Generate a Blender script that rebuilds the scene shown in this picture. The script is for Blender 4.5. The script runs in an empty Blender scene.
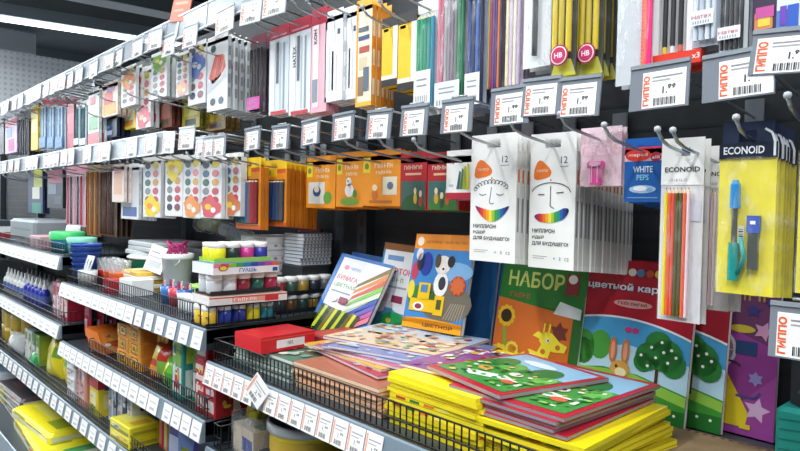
import bpy, math, random
from mathutils import Matrix, Vector, Euler
random.seed(11)
S = bpy.context.scene
COL = S.collection
EH = 1.5            # eye height above the floor; all heights below are given from the eye

# ------------------------------------------------------------------ camera
F_PX = 640.0
def _n(v): return Vector(v).normalized()
AX = -_n((-590.0, -28.5, F_PX))
_a = -.02
AZ = -_n((_a, 1.0, (590*_a+28.5)/F_PX))
AY = AZ.cross(AX)
Rw = Matrix((AX, AY, AZ))                       # camera (right, down, forward) -> world
cam = bpy.data.cameras.new('camera'); cam_o = bpy.data.objects.new('camera', cam); COL.objects.link(cam_o)
cam.sensor_width = 36; cam.lens = F_PX/800*36; cam.clip_start = .02; cam.clip_end = 60
c0, c1, c2 = Rw.col[0], -Rw.col[1], -Rw.col[2]
M4 = Matrix(((c0[0], c1[0], c2[0], 0), (c0[1], c1[1], c2[1], 0), (c0[2], c1[2], c2[2], EH), (0, 0, 0, 1)))
cam_o.matrix_world = M4
S.camera = cam_o
S.view_settings.view_transform = 'Standard'; S.view_settings.look = 'None'
S.view_settings.gamma = 1; S.view_settings.use_curve_mapping = False
S.view_settings.exposure = 0.0
S.cycles.transparent_max_bounces = 24; S.cycles.max_bounces = 8
# ------------------------------------------------------------------ world and lamps
W = bpy.data.worlds.new('shop_air'); S.world = W; W.use_nodes = True
W.node_tree.nodes['Background'].inputs[0].default_value = (.80, .90, 1, 1)
W.node_tree.nodes['Background'].inputs[1].default_value = .15
LAMP_POWER = 68
def lamp_light(x, y, ln):
    l = bpy.data.lights.new('tube_light', 'AREA'); l.shape = 'RECTANGLE'; l.size = .12; l.size_y = ln
    l.energy = LAMP_POWER*ln/3; l.color = (.93, .97, 1)
    o = bpy.data.objects.new('tube_light', l); COL.objects.link(o); o.location = (x, y, EH+1.64)
    if x == -6.92: o.rotation_euler = (0, 0, math.radians(-9.6)); l.energy *= .15
    if x == -8.25: l.energy *= 2.6; o.rotation_euler = (0, math.radians(48), 0)  # added lamp out of view, tilted to brighten the far wall
    return o
TUBES = [(-6.92, 1.3, 6), (-8.25, -1.1, 3.2), (-4.6, -.6, 2.6), (-2.9, -.6, 2.6), (-1.3, -.6, 2.6), (.2, -.6, 2.6), (1.8, -.6, 2.6)]
for t in TUBES: lamp_light(*t)

def ray(x, y): return Rw @ Vector(((x-400)/F_PX, (y-225.5)/F_PX, 1))
def atY(x, y, Y): r = ray(x, y); return r*(Y/r[1])
def atZ(x, y, z): r = ray(x, y); return r*(z/r[2])

# ------------------------------------------------------------------ materials
_M = {}
def lin(h):
    h = h.lstrip('#'); c = [int(h[i:i+2], 16)/255 for i in (0, 2, 4)]
    return [(v/12.92 if v <= .04045 else ((v+.055)/1.055)**2.4) for v in c]
def m(h, r=.42, metal=0., emit=0., alpha=None):
    key = (h, r, metal, emit, alpha)
    if key in _M: return _M[key]
    mt = bpy.data.materials.new('ink_'+h.strip('#')); mt.use_nodes = True
    nt = mt.node_tree; b = nt.nodes['Principled BSDF']
    c = lin(h)
    tc = nt.nodes.new('ShaderNodeTexCoord'); nz = nt.nodes.new('ShaderNodeTexNoise'); nz.inputs['Scale'].default_value = 38
    nt.links.new(tc.outputs['Object'], nz.inputs['Vector'])
    mx = nt.nodes.new('ShaderNodeMix'); mx.data_type = 'RGBA'
    mx.inputs[6].default_value = (*[v*.93 for v in c], 1); mx.inputs[7].default_value = (*[min(1, v*1.05) for v in c], 1)
    nt.links.new(nz.outputs[0], mx.inputs[0]); nt.links.new(mx.outputs[2], b.inputs['Base Color'])
    b.inputs['Roughness'].default_value = r; b.inputs['Metallic'].default_value = metal
    if emit:
        b.inputs['Emission Color'].default_value = (*c, 1); b.inputs['Emission Strength'].default_value = emit
    if alpha is not None:
        b.inputs['Alpha'].default_value = alpha
    _M[key] = mt
    return mt
def clear(tint='#f4f8fa', amount=.22, bump=.35, scale=55):
    amount = amount*.6
    key = ('clear', tint, amount, bump, scale)
    if key in _M: return _M[key]
    mt = bpy.data.materials.new('clear_plastic'); mt.use_nodes = True
    nt = mt.node_tree; nt.nodes.clear()
    out = nt.nodes.new('ShaderNodeOutputMaterial'); mix = nt.nodes.new('ShaderNodeMixShader')
    tr = nt.nodes.new('ShaderNodeBsdfTransparent'); pr = nt.nodes.new('ShaderNodeBsdfPrincipled')
    pr.inputs['Base Color'].default_value = (*lin(tint), 1); pr.inputs['Roughness'].default_value = .12
    pr.inputs['Specular IOR Level'].default_value = .9
    tc = nt.nodes.new('ShaderNodeTexCoord'); nz = nt.nodes.new('ShaderNodeTexNoise'); nz.inputs['Scale'].default_value = scale; nz.inputs['Detail'].default_value = 3
    mp = nt.nodes.new('ShaderNodeMapping'); mp.inputs['Scale'].default_value = (1.6, 1, .55)
    bp = nt.nodes.new('ShaderNodeBump'); bp.inputs['Strength'].default_value = bump; bp.inputs['Distance'].default_value = .01
    cr = nt.nodes.new('ShaderNodeValToRGB'); cr.color_ramp.elements[0].position = .52; cr.color_ramp.elements[1].position = .72
    cr.color_ramp.elements[0].color = (amount*.45,)*3+(1,); cr.color_ramp.elements[1].color = (min(1, amount*2.2),)*3+(1,)  # noise patches of pale tint paint crinkle highlights into the film
    L = nt.links.new
    L(tc.outputs['Object'], mp.inputs[0]); L(mp.outputs[0], nz.inputs['Vector']); L(nz.outputs[0], bp.inputs['Height']); L(bp.outputs[0], pr.inputs['Normal'])
    L(nz.outputs[0], cr.inputs[0]); L(cr.outputs[0], mix.inputs[0]); L(tr.outputs[0], mix.inputs[1]); L(pr.outputs[0], mix.inputs[2]); L(mix.outputs[0], out.inputs[0])
    _M[key] = mt
    return mt
def pattern_mat(name, kind, c1, c2, scale, rough=.6):
    key = (name, c1, c2, scale)
    if key in _M: return _M[key]
    mt = bpy.data.materials.new(name); mt.use_nodes = True; nt = mt.node_tree; b = nt.nodes['Principled BSDF']
    tc = nt.nodes.new('ShaderNodeTexCoord'); L = nt.links.new
    cr = nt.nodes.new('ShaderNodeValToRGB'); cr.color_ramp.elements[0].color = (*lin(c1), 1); cr.color_ramp.elements[1].color = (*lin(c2), 1)
    if kind == 'noise':
        t = nt.nodes.new('ShaderNodeTexNoise'); t.inputs['Scale'].default_value = scale; t.inputs['Detail'].default_value = 6
        cr.color_ramp.elements[0].position = .38; cr.color_ramp.elements[1].position = .62; o = t.outputs[0]
    else:
        t = nt.nodes.new('ShaderNodeTexVoronoi'); t.inputs['Scale'].default_value = scale; t.inputs['Randomness'].default_value = 0.0 if kind == 'dots' else 1.0
        cr.color_ramp.elements[0].position = .28; cr.color_ramp.elements[1].position = .36; o = t.outputs['Distance']
        if kind == 'blots': o = t.outputs['Color']; cr.color_ramp.elements[0].position = .3; cr.color_ramp.elements[1].position = .7
    L(tc.outputs['Object'], t.inputs['Vector']); L(o, cr.inputs[0]); L(cr.outputs[0], b.inputs['Base Color']); b.inputs['Roughness'].default_value = rough
    _M[key] = mt
    return mt
WHITE = '#f6f6f2'; INK = '#26262a'; BLACK = '#17181b'; STEEL = '#c9ced2'
def steel(): return m('#b3b9be', .3, .9)

# ------------------------------------------------------------------ mesh collecting
_T = {}
def text_geo(s, bold=False):
    key = (s, bold)
    if key in _T: return _T[key]
    cu = bpy.data.curves.new('lettering', 'FONT'); cu.body = s; cu.resolution_u = 2; cu.offset = .045 if bold == 'x' else .022 if bold else 0
    o = bpy.data.objects.new('lettering', cu); COL.objects.link(o)
    me = bpy.data.meshes.new_from_object(o.evaluated_get(bpy.context.evaluated_depsgraph_get()))
    vs = [(v.co.x, v.co.y) for v in me.vertices]; fs = [tuple(p.vertices) for p in me.polygons]
    bpy.data.objects.remove(o); bpy.data.curves.remove(cu); bpy.data.meshes.remove(me)
    if vs:
        x0 = min(v[0] for v in vs); x1 = max(v[0] for v in vs); y0 = min(v[1] for v in vs); y1 = max(v[1] for v in vs)
    else: x0 = y0 = 0; x1 = y1 = 1
    _T[key] = (vs, fs, x0, x1, y0, y1)
    return _T[key]
E_ = .00035
class MB:
    def __init__(s): s.v = []; s.f = []; s.mi = []; s.ms = []; s.sm = []; s.P = lambda u, v, l: (u, -l*E_, v); s.flip = False
    def k(s, mt):
        if isinstance(mt, str): mt = m(mt)
        if mt not in s.ms: s.ms.append(mt)
        return s.ms.index(mt)
    def add(s, vs, fs, mt, smooth=False):
        b = len(s.v); s.v += [tuple(v) for v in vs]; i = s.k(mt)
        for f in fs: s.f.append(tuple(b+j for j in f)); s.mi.append(i); s.sm.append(smooth)
        return s
    def box(s, x0, x1, y0, y1, z0, z1, mt, top=None, right=None, front=None, back=None):
        vs = [(x, y, z) for z in (z0, z1) for y in (y0, y1) for x in (x0, x1)]
        for f, q in (((0, 1, 5, 4), front), ((2, 6, 7, 3), back), ((0, 4, 6, 2), None), ((1, 3, 7, 5), right), ((4, 5, 7, 6), top), ((0, 2, 3, 1), None)):
            s.add([vs[i] for i in f], [(0, 1, 2, 3)], q or mt)
        return s
    def rbox(s, w, d, h, mt, c=.004, x=0, y=0, z=0):           # box with chamfered upright and upper edges, base at z
        def ring(ix, zz):
            a, b = w/2-ix, d/2-ix; e = c
            return [(x-a+e, y-b, zz), (x+a-e, y-b, zz), (x+a, y-b+e, zz), (x+a, y+b-e, zz), (x+a-e, y+b, zz), (x-a+e, y+b, zz), (x-a, y+b-e, zz), (x-a, y-b+e, zz)]
        r = ring(0, z)+ring(0, z+h-c)+ring(c, z+h)
        fs = [tuple(reversed(range(8))), tuple(range(16, 24))]
        for q in (0, 8):
            for i in range(8): fs.append((q+i, q+(i+1) % 8, q+8+(i+1) % 8, q+8+i))
        return s.add(r, fs, mt)
    def cyl(s, p, q, r0, r1, mt, n=10, caps=True):
        p = Vector(p); q = Vector(q); d = (q-p).normalized(); a = d.orthogonal().normalized(); b = d.cross(a)
        vs = [c+(a*math.cos(t)+b*math.sin(t))*r for c, r in ((p, r0), (q, r1)) for t in [2*math.pi*i/n for i in range(n)]]
        s.add(vs, [(i, (i+1) % n, n+(i+1) % n, n+i) for i in range(n)], mt, True)
        if caps:
            s.add(vs[:n], [tuple(reversed(range(n)))], mt); s.add(vs[n:], [tuple(range(n))], mt)
        return s
    def lathe(s, prof, mt, c=(0, 0, 0), n=18):
        vs = [(c[0]+r*math.cos(2*math.pi*i/n), c[1]+r*math.sin(2*math.pi*i/n), c[2]+z) for r, z in prof for i in range(n)]
        fs = [(j*n+i, j*n+(i+1) % n, (j+1)*n+(i+1) % n, (j+1)*n+i) for j in range(len(prof)-1) for i in range(n)]
        return s.add(vs, fs, mt, True)
    def tube(s, pts, r, mt, n=6):
        pts = [Vector(p) for p in pts]; vs = []; N = len(pts); up = None
        for i, p in enumerate(pts):
            d = (pts[min(i+1, N-1)]-pts[max(i-1, 0)]).normalized()
            a = d.orthogonal().normalized() if up is None else (up-d*up.dot(d)).normalized()
            up = a; b = d.cross(a)
            vs += [p+(a*math.cos(2*math.pi*t/n)+b*math.sin(2*math.pi*t/n))*r for t in range(n)]
        fs = [(j*n+i, j*n+(i+1) % n, (j+1)*n+(i+1) % n, (j+1)*n+i) for j in range(N-1) for i in range(n)]
        fs += [tuple(reversed(range(n))), tuple(range((N-1)*n, N*n))]
        return s.add(vs, fs, mt, True)
    # flat print on a face
    def face(s, kind='front', at=0.):
        s.P = {'front': lambda u, v, l: (u, at-l*E_, v), 'top': lambda u, v, l: (u, v, at+l*E_),
               'right': lambda u, v, l: (at+l*E_, u, v)}[kind]
        return s
    def poly(s, pts, mt, l=1): return s.add([s.P(u, v, l) for u, v in pts], [tuple(range(len(pts)))], mt)
    def rect(s, u0, v0, u1, v1, mt, l=1): return s.poly([(u0, v0), (u1, v0), (u1, v1), (u0, v1)], mt, l)
    def ell(s, cu, cv, ru, rv, mt, l=1, n=14, a0=0, a1=360):
        return s.poly([(cu+ru*math.cos(math.radians(a0+(a1-a0)*i/(n if a1-a0 == 360 else n-1))), cv+rv*math.sin(math.radians(a0+(a1-a0)*i/(n if a1-a0 == 360 else n-1)))) for i in range(n)], mt, l)
    def stroke(s, pts, wd, mt, l=1):
        for (a, b), (c, d) in zip(pts, pts[1:]):
            dx, dy = c-a, d-b; L = math.hypot(dx, dy) or 1; nx, ny = -dy/L*wd/2, dx/L*wd/2
            s.poly([(a+nx, b+ny), (a-nx, b-ny), (c-nx, d-ny), (c+nx, d+ny)], mt, l)
        return s
    def star(s, cu, cv, r, mt, l=1, k=5, q=.45, a=90):
        return s.poly([(cu+r*(1 if i % 2 == 0 else q)*math.cos(math.radians(a+180*i/k)), cv+r*(1 if i % 2 == 0 else q)*math.sin(math.radians(a+180*i/k))) for i in range(2*k)], mt, l)
    def text(s, t, u, v, h, mt, l=2, wid=None, al='l', rot=0, bold=False):
        vs, fs, x0, x1, y0, y1 = text_geo(t, bold); k = h/max(y1-y0, .01); kx = k if wid is None else wid/max(x1-x0, .01)
        W_ = (x1-x0)*kx; ox = {'l': 0, 'c': -W_/2, 'r': -W_}[al]; ca, sa = math.cos(math.radians(rot)), math.sin(math.radians(rot)); out = []
        for x, y in vs:
            p, q = (x-x0)*kx+ox, (y-y0)*k; out.append(s.P(u+p*ca-q*sa, v+p*sa+q*ca, l))
        return s.add(out, fs, mt)
    def marks(s, n, u, v, h, mt, l=2, wid=None, al='l', bold=False):
        wid = wid or h*n*.7; u0 = u-(wid/2 if al == 'c' else 0); c = wid/n
        for i in range(n):
            s.rect(u0+i*c, v, u0+i*c+c*.22, v+h, mt, l); s.rect(u0+i*c+c*.22, v+(h*.42 if i % 2 else h*.8), u0+i*c+c*.68, v+(h*.6 if i % 2 else h), mt, l)
            if i % 3: s.rect(u0+i*c+c*.5, v, u0+i*c+c*.7, v+h*.8, mt, l)
        return s
    def build(s, name, parent=None, loc=(0, 0, 0), rot=(0, 0, 0)):
        me = bpy.data.meshes.new(name); me.from_pydata(s.v, [], s.f)
        for q in s.ms: me.materials.append(q)
        me.polygons.foreach_set('material_index', s.mi); me.polygons.foreach_set('use_smooth', s.sm); me.update()
        o = bpy.data.objects.new(name, me); COL.objects.link(o); o.location = loc; o.rotation_euler = rot
        if parent: o.parent = parent
        return o
def tag(o, label=None, cat=None, group=None, kind=None):
    if label: o['label'] = label
    if cat: o['category'] = cat
    if group: o['group'] = group
    if kind: o['kind'] = kind
    return o
def thing(name): o = bpy.data.objects.new(name, None); o.empty_display_size = .05; COL.objects.link(o); return o
def dup(o, parent=None):
    c = o.copy(); COL.objects.link(c)
    if parent: c.parent = parent
    for ch in list(o.children): dup(ch, c)
    return c
def put(o, x, y, z, rz=0, rx=0, ry=0): o.location = (x, y, z+EH); o.rotation_euler = (rx, ry, rz); return o
def structure(mb, name): return tag(mb.build(name), kind='structure')
R = math.radians

# ------------------------------------------------------------------ the shop
mb = MB(); mb.box(-12, 6, -5, 9, -.05, 0, pattern_mat('floor_tiles', 'noise', '#8d8f90', '#a3a5a6', 3, .35)); structure(mb, 'floor')
mb = MB(); mb.box(-12, 6, -5, 9, EH+1.95, EH+2.0, pattern_mat('ceiling_paint', 'noise', '#22282c', '#2b3237', 2, .9)); structure(mb, 'ceiling')
mb = MB(); mb.box(-8.8, -8.7, -5, 9, 0, EH+1.76, pattern_mat('perforated_panel', 'dots', '#cdd8e0', '#f2f6f8', 16, .5)); structure(mb, 'wall_far')
mb = MB(); mb.box(-8.8, -8.7, -5, 9, EH+1.76, EH+1.95, '#59636a'); mb.box(-8.7, -7.5, -5, 9, EH+1.86, EH+1.95, '#4a545a'); structure(mb, 'trim_1')

# tube lamps hung under the ceiling; the one by the far wall is added
for i, (x, y, ln) in enumerate(TUBES):
    t = thing('tube_lamp'); put(t, x, y, 1.68, R(-9.6) if i == 0 else 0)
    tag(t, 'long glowing white tube lamp under the dark ceiling' if i == 0 else 'tube lamp out of the frame, over the aisle or added to brighten the far wall', 'lamp', None if i == 0 else 'aisle tube lamps')
    mb = MB(); mb.box(-.06, .06, -ln/2, ln/2, .03, .14, '#aab4ba'); mb.build('housing', t)
    mb = MB(); mb.tube([(0, -ln/2, 0), (0, 0, 0), (0, ln/2, 0)], .02, m('#f2f8ff', .4, 0, 5 if i == 0 else 2.5), 8); mb.build('tube', t)
    for s in (-.35, .35):
        mb = MB(); mb.cyl((0, s*ln, .14), (0, s*ln, .20), .006, .006, '#8a9297', 6); mb.build('suspension_rod', t)
t = MB(); t.box(-.12, .12, -5, 5, 0, .16, '#8c979e'); o = t.build('cable_duct'); put(o, -6.13, 1.5, 1.788, R(-5.4)); tag(o, 'grey cable duct running under the dark ceiling above the tube lamp', 'duct')
t = MB(); t.box(-.02, .02, -.62, .62, 0, .22, '#a3acb1')
for q in (-.4, .4): t.cyl((0, q, .22), (0, q, .24), .006, .006, '#8a9297', 6)
o = t.build('hanging_sign'); put(o, -8.0, 1.22, 1.62); tag(o, 'blank grey board hanging before the white perforated far wall', 'sign')
mb = MB(); mb.cyl((0, 0, 0), (0, 0, .33), .02, .02, '#aeb8bd', 8); o = mb.build('ceiling_pipe'); put(o, -5.2, 2.75, 1.62); tag(o, 'short pale upright pipe at the dark ceiling', 'pipe')

# ------------------------------------------------------------------ the shelving unit
YB = 1.125                                   # back panel
YF = .655                                    # shelf fronts
g = thing('shelving_frame'); put(g, -2.4, YB, -EH); tag(g, 'dark slotted back panel and uprights of the long shop shelving', 'shelving')
mb = MB(); mb.box(-4.6, 2.7, .002, .03, 0, EH+.66, pattern_mat('panel_paint', 'noise', '#1b2024', '#23292e', 9, .6))
for i in range(30):
    mb.face('front', .002)
for zz in [k*.05 for k in range(22, 43)]:
    mb.rect(-4.6, zz, 2.7, zz+.006, m('#262c31', .5, .3), 2)
mb.build('back_panel', g)
for X in (-1.34, -2.46, -3.58, -4.7, -5.82, -.22):
    mb = MB(); mb.box(X+2.4-.02, X+2.4+.02, -.03, .0, 0, EH+.64, m('#3a4248', .4, .5)); mb.face('front', -.03)
    for k in range(44): mb.rect(X+2.4-.006, .06+k*.048, X+2.4+.006, .085+k*.048, '#0c0d0f', 1)
    mb.build('upright', g)

def shelf_unit(label, x0, x1, z, fence=(None, None), fh=.055, yf=YF, rail_h=.045, col='#2a3338', angle=.010, pitch=.014):
    g = thing('shelf'); xc = (x0+x1)/2; put(g, xc, yf, z); tag(g, label, 'shelf'); w = x1-x0
    mb = MB(); mb.box(-w/2, w/2, .0, YB-yf-.035, -.03, 0, m('#2c3338', .5, .2), top=m('#3c454b', .4, .2)); mb.build('board', g)
    mb = MB()
    mb.add([(-w/2, -.004, .002), (w/2, -.004, .002), (w/2, -.004-angle, -rail_h), (-w/2, -.004-angle, -rail_h), (-w/2, 0, .004), (w/2, 0, .004), (w/2, 0, -rail_h), (-w/2, 0, -rail_h)],
           [(0, 3, 2, 1), (0, 1, 5, 4), (2, 3, 7, 6), (1, 2, 6, 5), (3, 0, 4, 7), (4, 5, 6, 7)], m('#7d8d99', .3, .1)); tag(mb.build('price_rail', g), 'grey blue plastic price rail')
    for sgn, X in ((-1, -w/2), (1, w/2-.003)):
        mb = MB(); mb.add([(X+a, y, zz) for a in (0, .003) for y, zz in ((0, -.045), (0, 0), (YB-yf-.036, .02), (YB-yf-.036, -.09))],
                         [(0, 1, 2, 3), (7, 6, 5, 4), (0, 4, 5, 1), (1, 5, 6, 2), (2, 6, 7, 3), (3, 7, 4, 0)], m('#20272b', .5, .2)); mb.build('bracket', g)
    if fence[0] is not None:
        a, b = fence[0]-xc, fence[1]-xc; mb = MB(); bl = m('#121416', .35, .3)
        for zz in (.004, fh*.5, fh):
            mb.cyl((a, .012, zz), (b, .012, zz), .0017, .0017, bl, 5, False)
        k = int((b-a)/pitch)
        for i in range(k+1):
            X = a+(b-a)*i/k; mb.cyl((X, .012, .002), (X, .012, fh), .0013, .0013, bl, 4, False)
        for X in (a, b):
            mb.tube([(X, .012, fh), (X, .2, fh), (X, .42, fh*.9)], .0017, bl, 5); mb.tube([(X, .012, .004), (X, .42, .004)], .0017, bl, 5)
            for q in range(1, 22): mb.cyl((X, .012+q*.019, .003), (X, .012+q*.019, fh), .0012, .0012, bl, 4, False)
        mb.build('wire_fence', g)
    return g
ZN, ZM1, ZM2, ZL3, ZL1, ZL2, ZB, ZNL = -.352, -.283, -.492, -.70, -.195, -.44, -.93, -.545
shelf_unit('shelf of colouring albums and leaning craft books, nearest shelf with a wire fence', -1.335, .3, ZN, (-1.33, .28), .052)
shelf_unit('middle bay shelf under the white bucket and green lidded tub', -2.455, -1.345, ZM1, (-2.44, -1.36), .05)
shelf_unit('middle bay shelf of orange boxes and red striped boxes', -2.455, -1.345, ZM2, (-2.2, -1.36), .05)
shelf_unit('low shelf of pink box, yellow bag and white boxes under the middle bay', -5.8, -1.345, ZL3, (-5.7, -1.6), .04, pitch=.02)
shelf_unit('far left shelf of grey tray and green tub', -5.8, -2.465, ZL1, (-5.7, -2.48), .045, pitch=.02)
shelf_unit('far left shelf of upright glue bottles', -5.8, -2.465, ZL2, (-5.7, -2.48), .045, pitch=.02)
shelf_unit('bottom base shelf of long yellow packets', -5.8, -1.345, ZB, (None, None), yf=.56)
shelf_unit('shelf of clear round jar under the album shelf', -1.335, .3, ZNL, (-1.325, -1.295), .055)

# labels in the price rails
def rail_label_mesh(w, h, full):
    mb = MB(); mb.box(-w/2, w/2, -.0012, 0, -h/2, h/2, '#f4f3f0'); mb.face('front', -.0012)
    if full:
        mb.rect(-w*.46, -h*.42, -w*.36, h*.42, '#f0a892'); mb.rect(-w*.3, h*.22, w*.42, h*.27, '#a9a9ad'); mb.rect(-w*.3, h*.1, w*.2, h*.14, '#b5b5ba')
        mb.text('1.⁹⁹' if full == 1 else '2.⁹⁹', -w*.05, -h*.16, h*.2, INK, 2)
        for i in range(9): mb.rect(-w*.24+i*w*.055, -h*.42, -w*.24+i*w*.055+w*(.022 if i % 3 else .036), -h*.24, '#4a4a50')
    else:
        mb.rect(-w*.3, h*.1, w*.35, h*.16, '#c3c6ca'); mb.rect(-w*.2, -h*.3, w*.25, -h*.16, '#b9bcc2')
    return mb
def rail_labels(xs, z, label, group, w=.05, h=.042, full=0, yf=YF, gaps=()):
    first = None
    for i, x in enumerate(xs):
        if i in gaps: continue
        if first is None:
            o = first = rail_label_mesh(w, h, full).build('price_label')
        else: o = dup(first)
        put(o, x, yf-.0105, z-.022, 0, R(-12)); tag(o, label, 'price label', group)
def xs(a, b, n): return [a+(b-a)*i/(n-1) for i in range(n)]
rail_labels(xs(-1.31, -.75, 14), ZN, 'white paper price label in the rail below the colouring albums', 'price labels of the album shelf', .040, .045, 1, gaps=(5,))
mb = rail_label_mesh(.05, .05, 2); o = mb.build('price_label'); put(o, -1.085, YF-.02, ZN-.005, R(8), R(-6), R(38)); tag(o, 'crooked white price label sticking up out of the album shelf rail', 'price label')
rail_labels(xs(-2.42, -1.79, 10), ZM1, 'plain white label in the left part of the rail below the white bucket', 'rail labels below the white bucket', .065, .044)
rail_labels(xs(-1.72, -1.37, 6), ZM1, 'white price label in the rail right below the white bucket shelf, near the paint stack', 'rail labels near the paint stack', .047, gaps=())
rail_labels(xs(-2.43, -1.62, 13), ZM2, 'white label in the rail below the orange boxes', 'rail labels below the orange boxes', .062, .044)
rail_labels(xs(-1.53, -1.37, 4), ZM2, 'white price label at the end of the rail below the red striped boxes', 'rail labels below the red striped boxes', .047)
rail_labels(xs(-5.6, -2.52, 36), ZL1, 'plain white label in the rail below the grey tray', 'rail labels below the grey tray', .087, .046)
rail_labels(xs(-5.6, -2.52, 36), ZL2, 'plain white label in the rail below the glue bottles', 'rail labels below the glue bottles', .087, .046)
rail_labels(xs(-5.6, -1.75, 46), ZL3, 'white label in the rail below the yellow bag and pink box', 'rail labels of the low shelf', .058)

# ------------------------------------------------------------------ hooks and price tags
HOOKS = []
def hook_mesh(depth, dz):
    mb = MB(); s = steel()
    mb.tube([(0, 0, 0), (0, -depth*.6, dz*.5), (0, -depth*.93, dz*.93), (0, -depth, dz*1.15), (0, -depth-.012, dz*1.5)], .0024, s, 7)
    mb.lathe([(0, -.0045), (.0036, -.003), (.0046, 0), (.0036, .003), (0, .0045)], m('#b3babf', .3), (0, -depth-.013, dz*1.55+.001), 10)
    return mb
def make_hook(x, zr_tip, ztag, label, yt=.80, arm=True):
    h = thing('display_hook'); depth = YB-yt
    dz = .09*depth; zb = zr_tip-dz*1.15; put(h, x, YB, zb); tag(h, label, 'hook', 'display hooks')
    hook_mesh(depth, dz).build('prong', h)
    a = ztag+.028-zb
    HOOKS.append((x, ztag))
    if arm:
        mb = MB(); mb.tube([(0, 0, a-.03), (0, -depth*.8, a-.004), (0, -depth-.008, a)], .0022, steel(), 6); mb.tube([(-.016, -depth-.008, a), (.016, -depth-.008, a)], .0022, steel(), 6); mb.build('tag_arm', h)
    else: a = .02
    mb = MB(); mb.box(-.014, .014, -.006, -.001, -.014, a+.0, m('#8f979c', .35, .6)); mb.build('mount_plate', h)
    return h
_tags = {}
def make_tag(x, z, label, y=.787, w=.07, h=.053, shift=0, price='1.⁹⁹', rot=0, frac=.74, holder='#7f858e', roll=0):
    key = (w, h, shift, price, frac)
    if key in _tags: t = dup(_tags[key])
    else:
        t = thing('price_tag'); mb = MB()
        mb.box(-w/2, w/2, -.0012, .0012, -h*.5, h*.5, m(holder, .22, 0)); mb.box(-w/2, w/2, -.003, .003, h*.5-.002, h*.5+.003, m('#8a929a' if holder == '#7f858e' else '#c3cad0', .25)); mb.build('plastic_holder', t)
        mb = MB(); lw, lh = w*frac, h*.82; cx = shift; y0 = -.0016
        mb.box(cx-lw/2, cx+lw/2, y0, -.0013, -h*.47, -h*.47+lh, '#f7f6f4'); mb.face('front', y0); B = -h*.47
        mb.text('ГИППО', cx-lw*.33, B+lh*.06, lw*.15, '#e8622c', 1, lh*.84, rot=90, bold='x')
        mb.rect(cx-lw*.27, B+lh*.82, cx+lw*.42, B+lh*.86, '#8d8d92'); mb.rect(cx-lw*.27, B+lh*.72, cx+lw*.15, B+lh*.76, '#a5a5aa')
        mb.text(price, cx-lw*.02, B+lh*.36, lh*.24, INK, 1, bold=True)
        for i in range(16): mb.rect(cx-lw*.22+i*lw*.032, B+lh*.05, cx-lw*.22+i*lw*.032+lw*(.013 if i % 3 else .024), B+lh*.26, INK)
        mb.build('price_label', t); _tags[key] = t
    put(t, x, y, z, rot, R(-4), roll); tag(t, label, 'price tag', 'price tags on hooks')
    return t

def hang(mk, short, px, Y, n, gap, lf, lb, cat, row, ztop=None, w=None, hook=True, htag=True, tilt=0, zoff=0, tagkw={}):
    """mk(w, h) builds the front pack with its base centre as origin; copies follow behind it along the hook."""
    x0, x1, y0, y1 = px; ym = (y0+y1)/2; a = atY(x0, ym, Y); b = atY(x1, ym, Y); X = (a[0]+b[0])/2
    zt = atY((x0+x1)/2, y0, Y)[2] if ztop is None else ztop
    zb = atY((x0+x1)/2, y1, Y)[2]; ww = w or (b[0]-a[0])*.97; h = zt-zb
    f = mk(ww, h); put(f, X, Y, zb+zoff, tilt); tag(f, lf, cat, short+' row' if n > 1 else None)
    for k in range(1, n):
        o = dup(f); put(o, X+random.uniform(-.002, .002), Y+k*gap, zb+zoff-.09*k*gap, tilt*random.uniform(.3, 1)); tag(o, lb, cat, short+' row')
    if hook:
        zr = zt-.017; ztg, yt = {'LN': (.160, .80), 'LM': (.185, .80), 'UN': (.475, .80), 'UM': (.508, .80)}[row]
        tip = zr+.09*(Y-yt)+.003
        make_hook(X, min(tip, ztg-.030), ztg, 'wire display hook holding the '+short, arm=htag)
        if row in ('LM', 'UM') or (row == 'UN' and not tagkw): tagkw = dict(w=.094, h=.062, frac=.93, holder='#b9c1c8', y=.787+random.uniform(-.007, .004))
        if htag: make_tag(X, ztg-.002+random.uniform(-.004, .004), 'price tag of the '+short, rot=random.uniform(-.05, .05), roll=random.uniform(-.05, .05), **tagkw)
    return f

# ------------------------------------------------------------------ pack builders
def tab(mb, w, h0, h1, mt, hole=.022, t=.0008, hw=None):
    """thin hanging tab from h0 to h1 with a slot for the prong"""
    hw = hw or min(.03, w*.5); zc = h1-.017; a, b = zc-.007, zc+.007
    mb.box(-w/2, w/2, 0, t, h0, a, mt); mb.box(-w/2, w/2, 0, t, b, h1, mt); mb.box(-w/2, -hw/2, 0, t, a, b, mt); mb.box(hw/2, w/2, 0, t, a, b, mt)
def tab_edge(mb, w, h, mt, rim): pass
RAINBOW = ['#7b2a6b', '#c12a52', '#e0452b', '#ee7a2a', '#f4a92e', '#f7dd3c', '#9cc53c', '#3f9e48', '#1f8f7d', '#2b62a8', '#28408c', '#241f4e']
def smile(mb, w, h, up, lo):
    N = 36
    for i in range(N):
        t0, t1 = i/N, (i+1)/N
        mb.poly([(t[0]*w-w/2, (t[1]+.06)*h) for t in (lo(t0), lo(t1), up(t1), up(t0))], m(RAINBOW[min(11, int(t0*12))], .4), 2)
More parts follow.
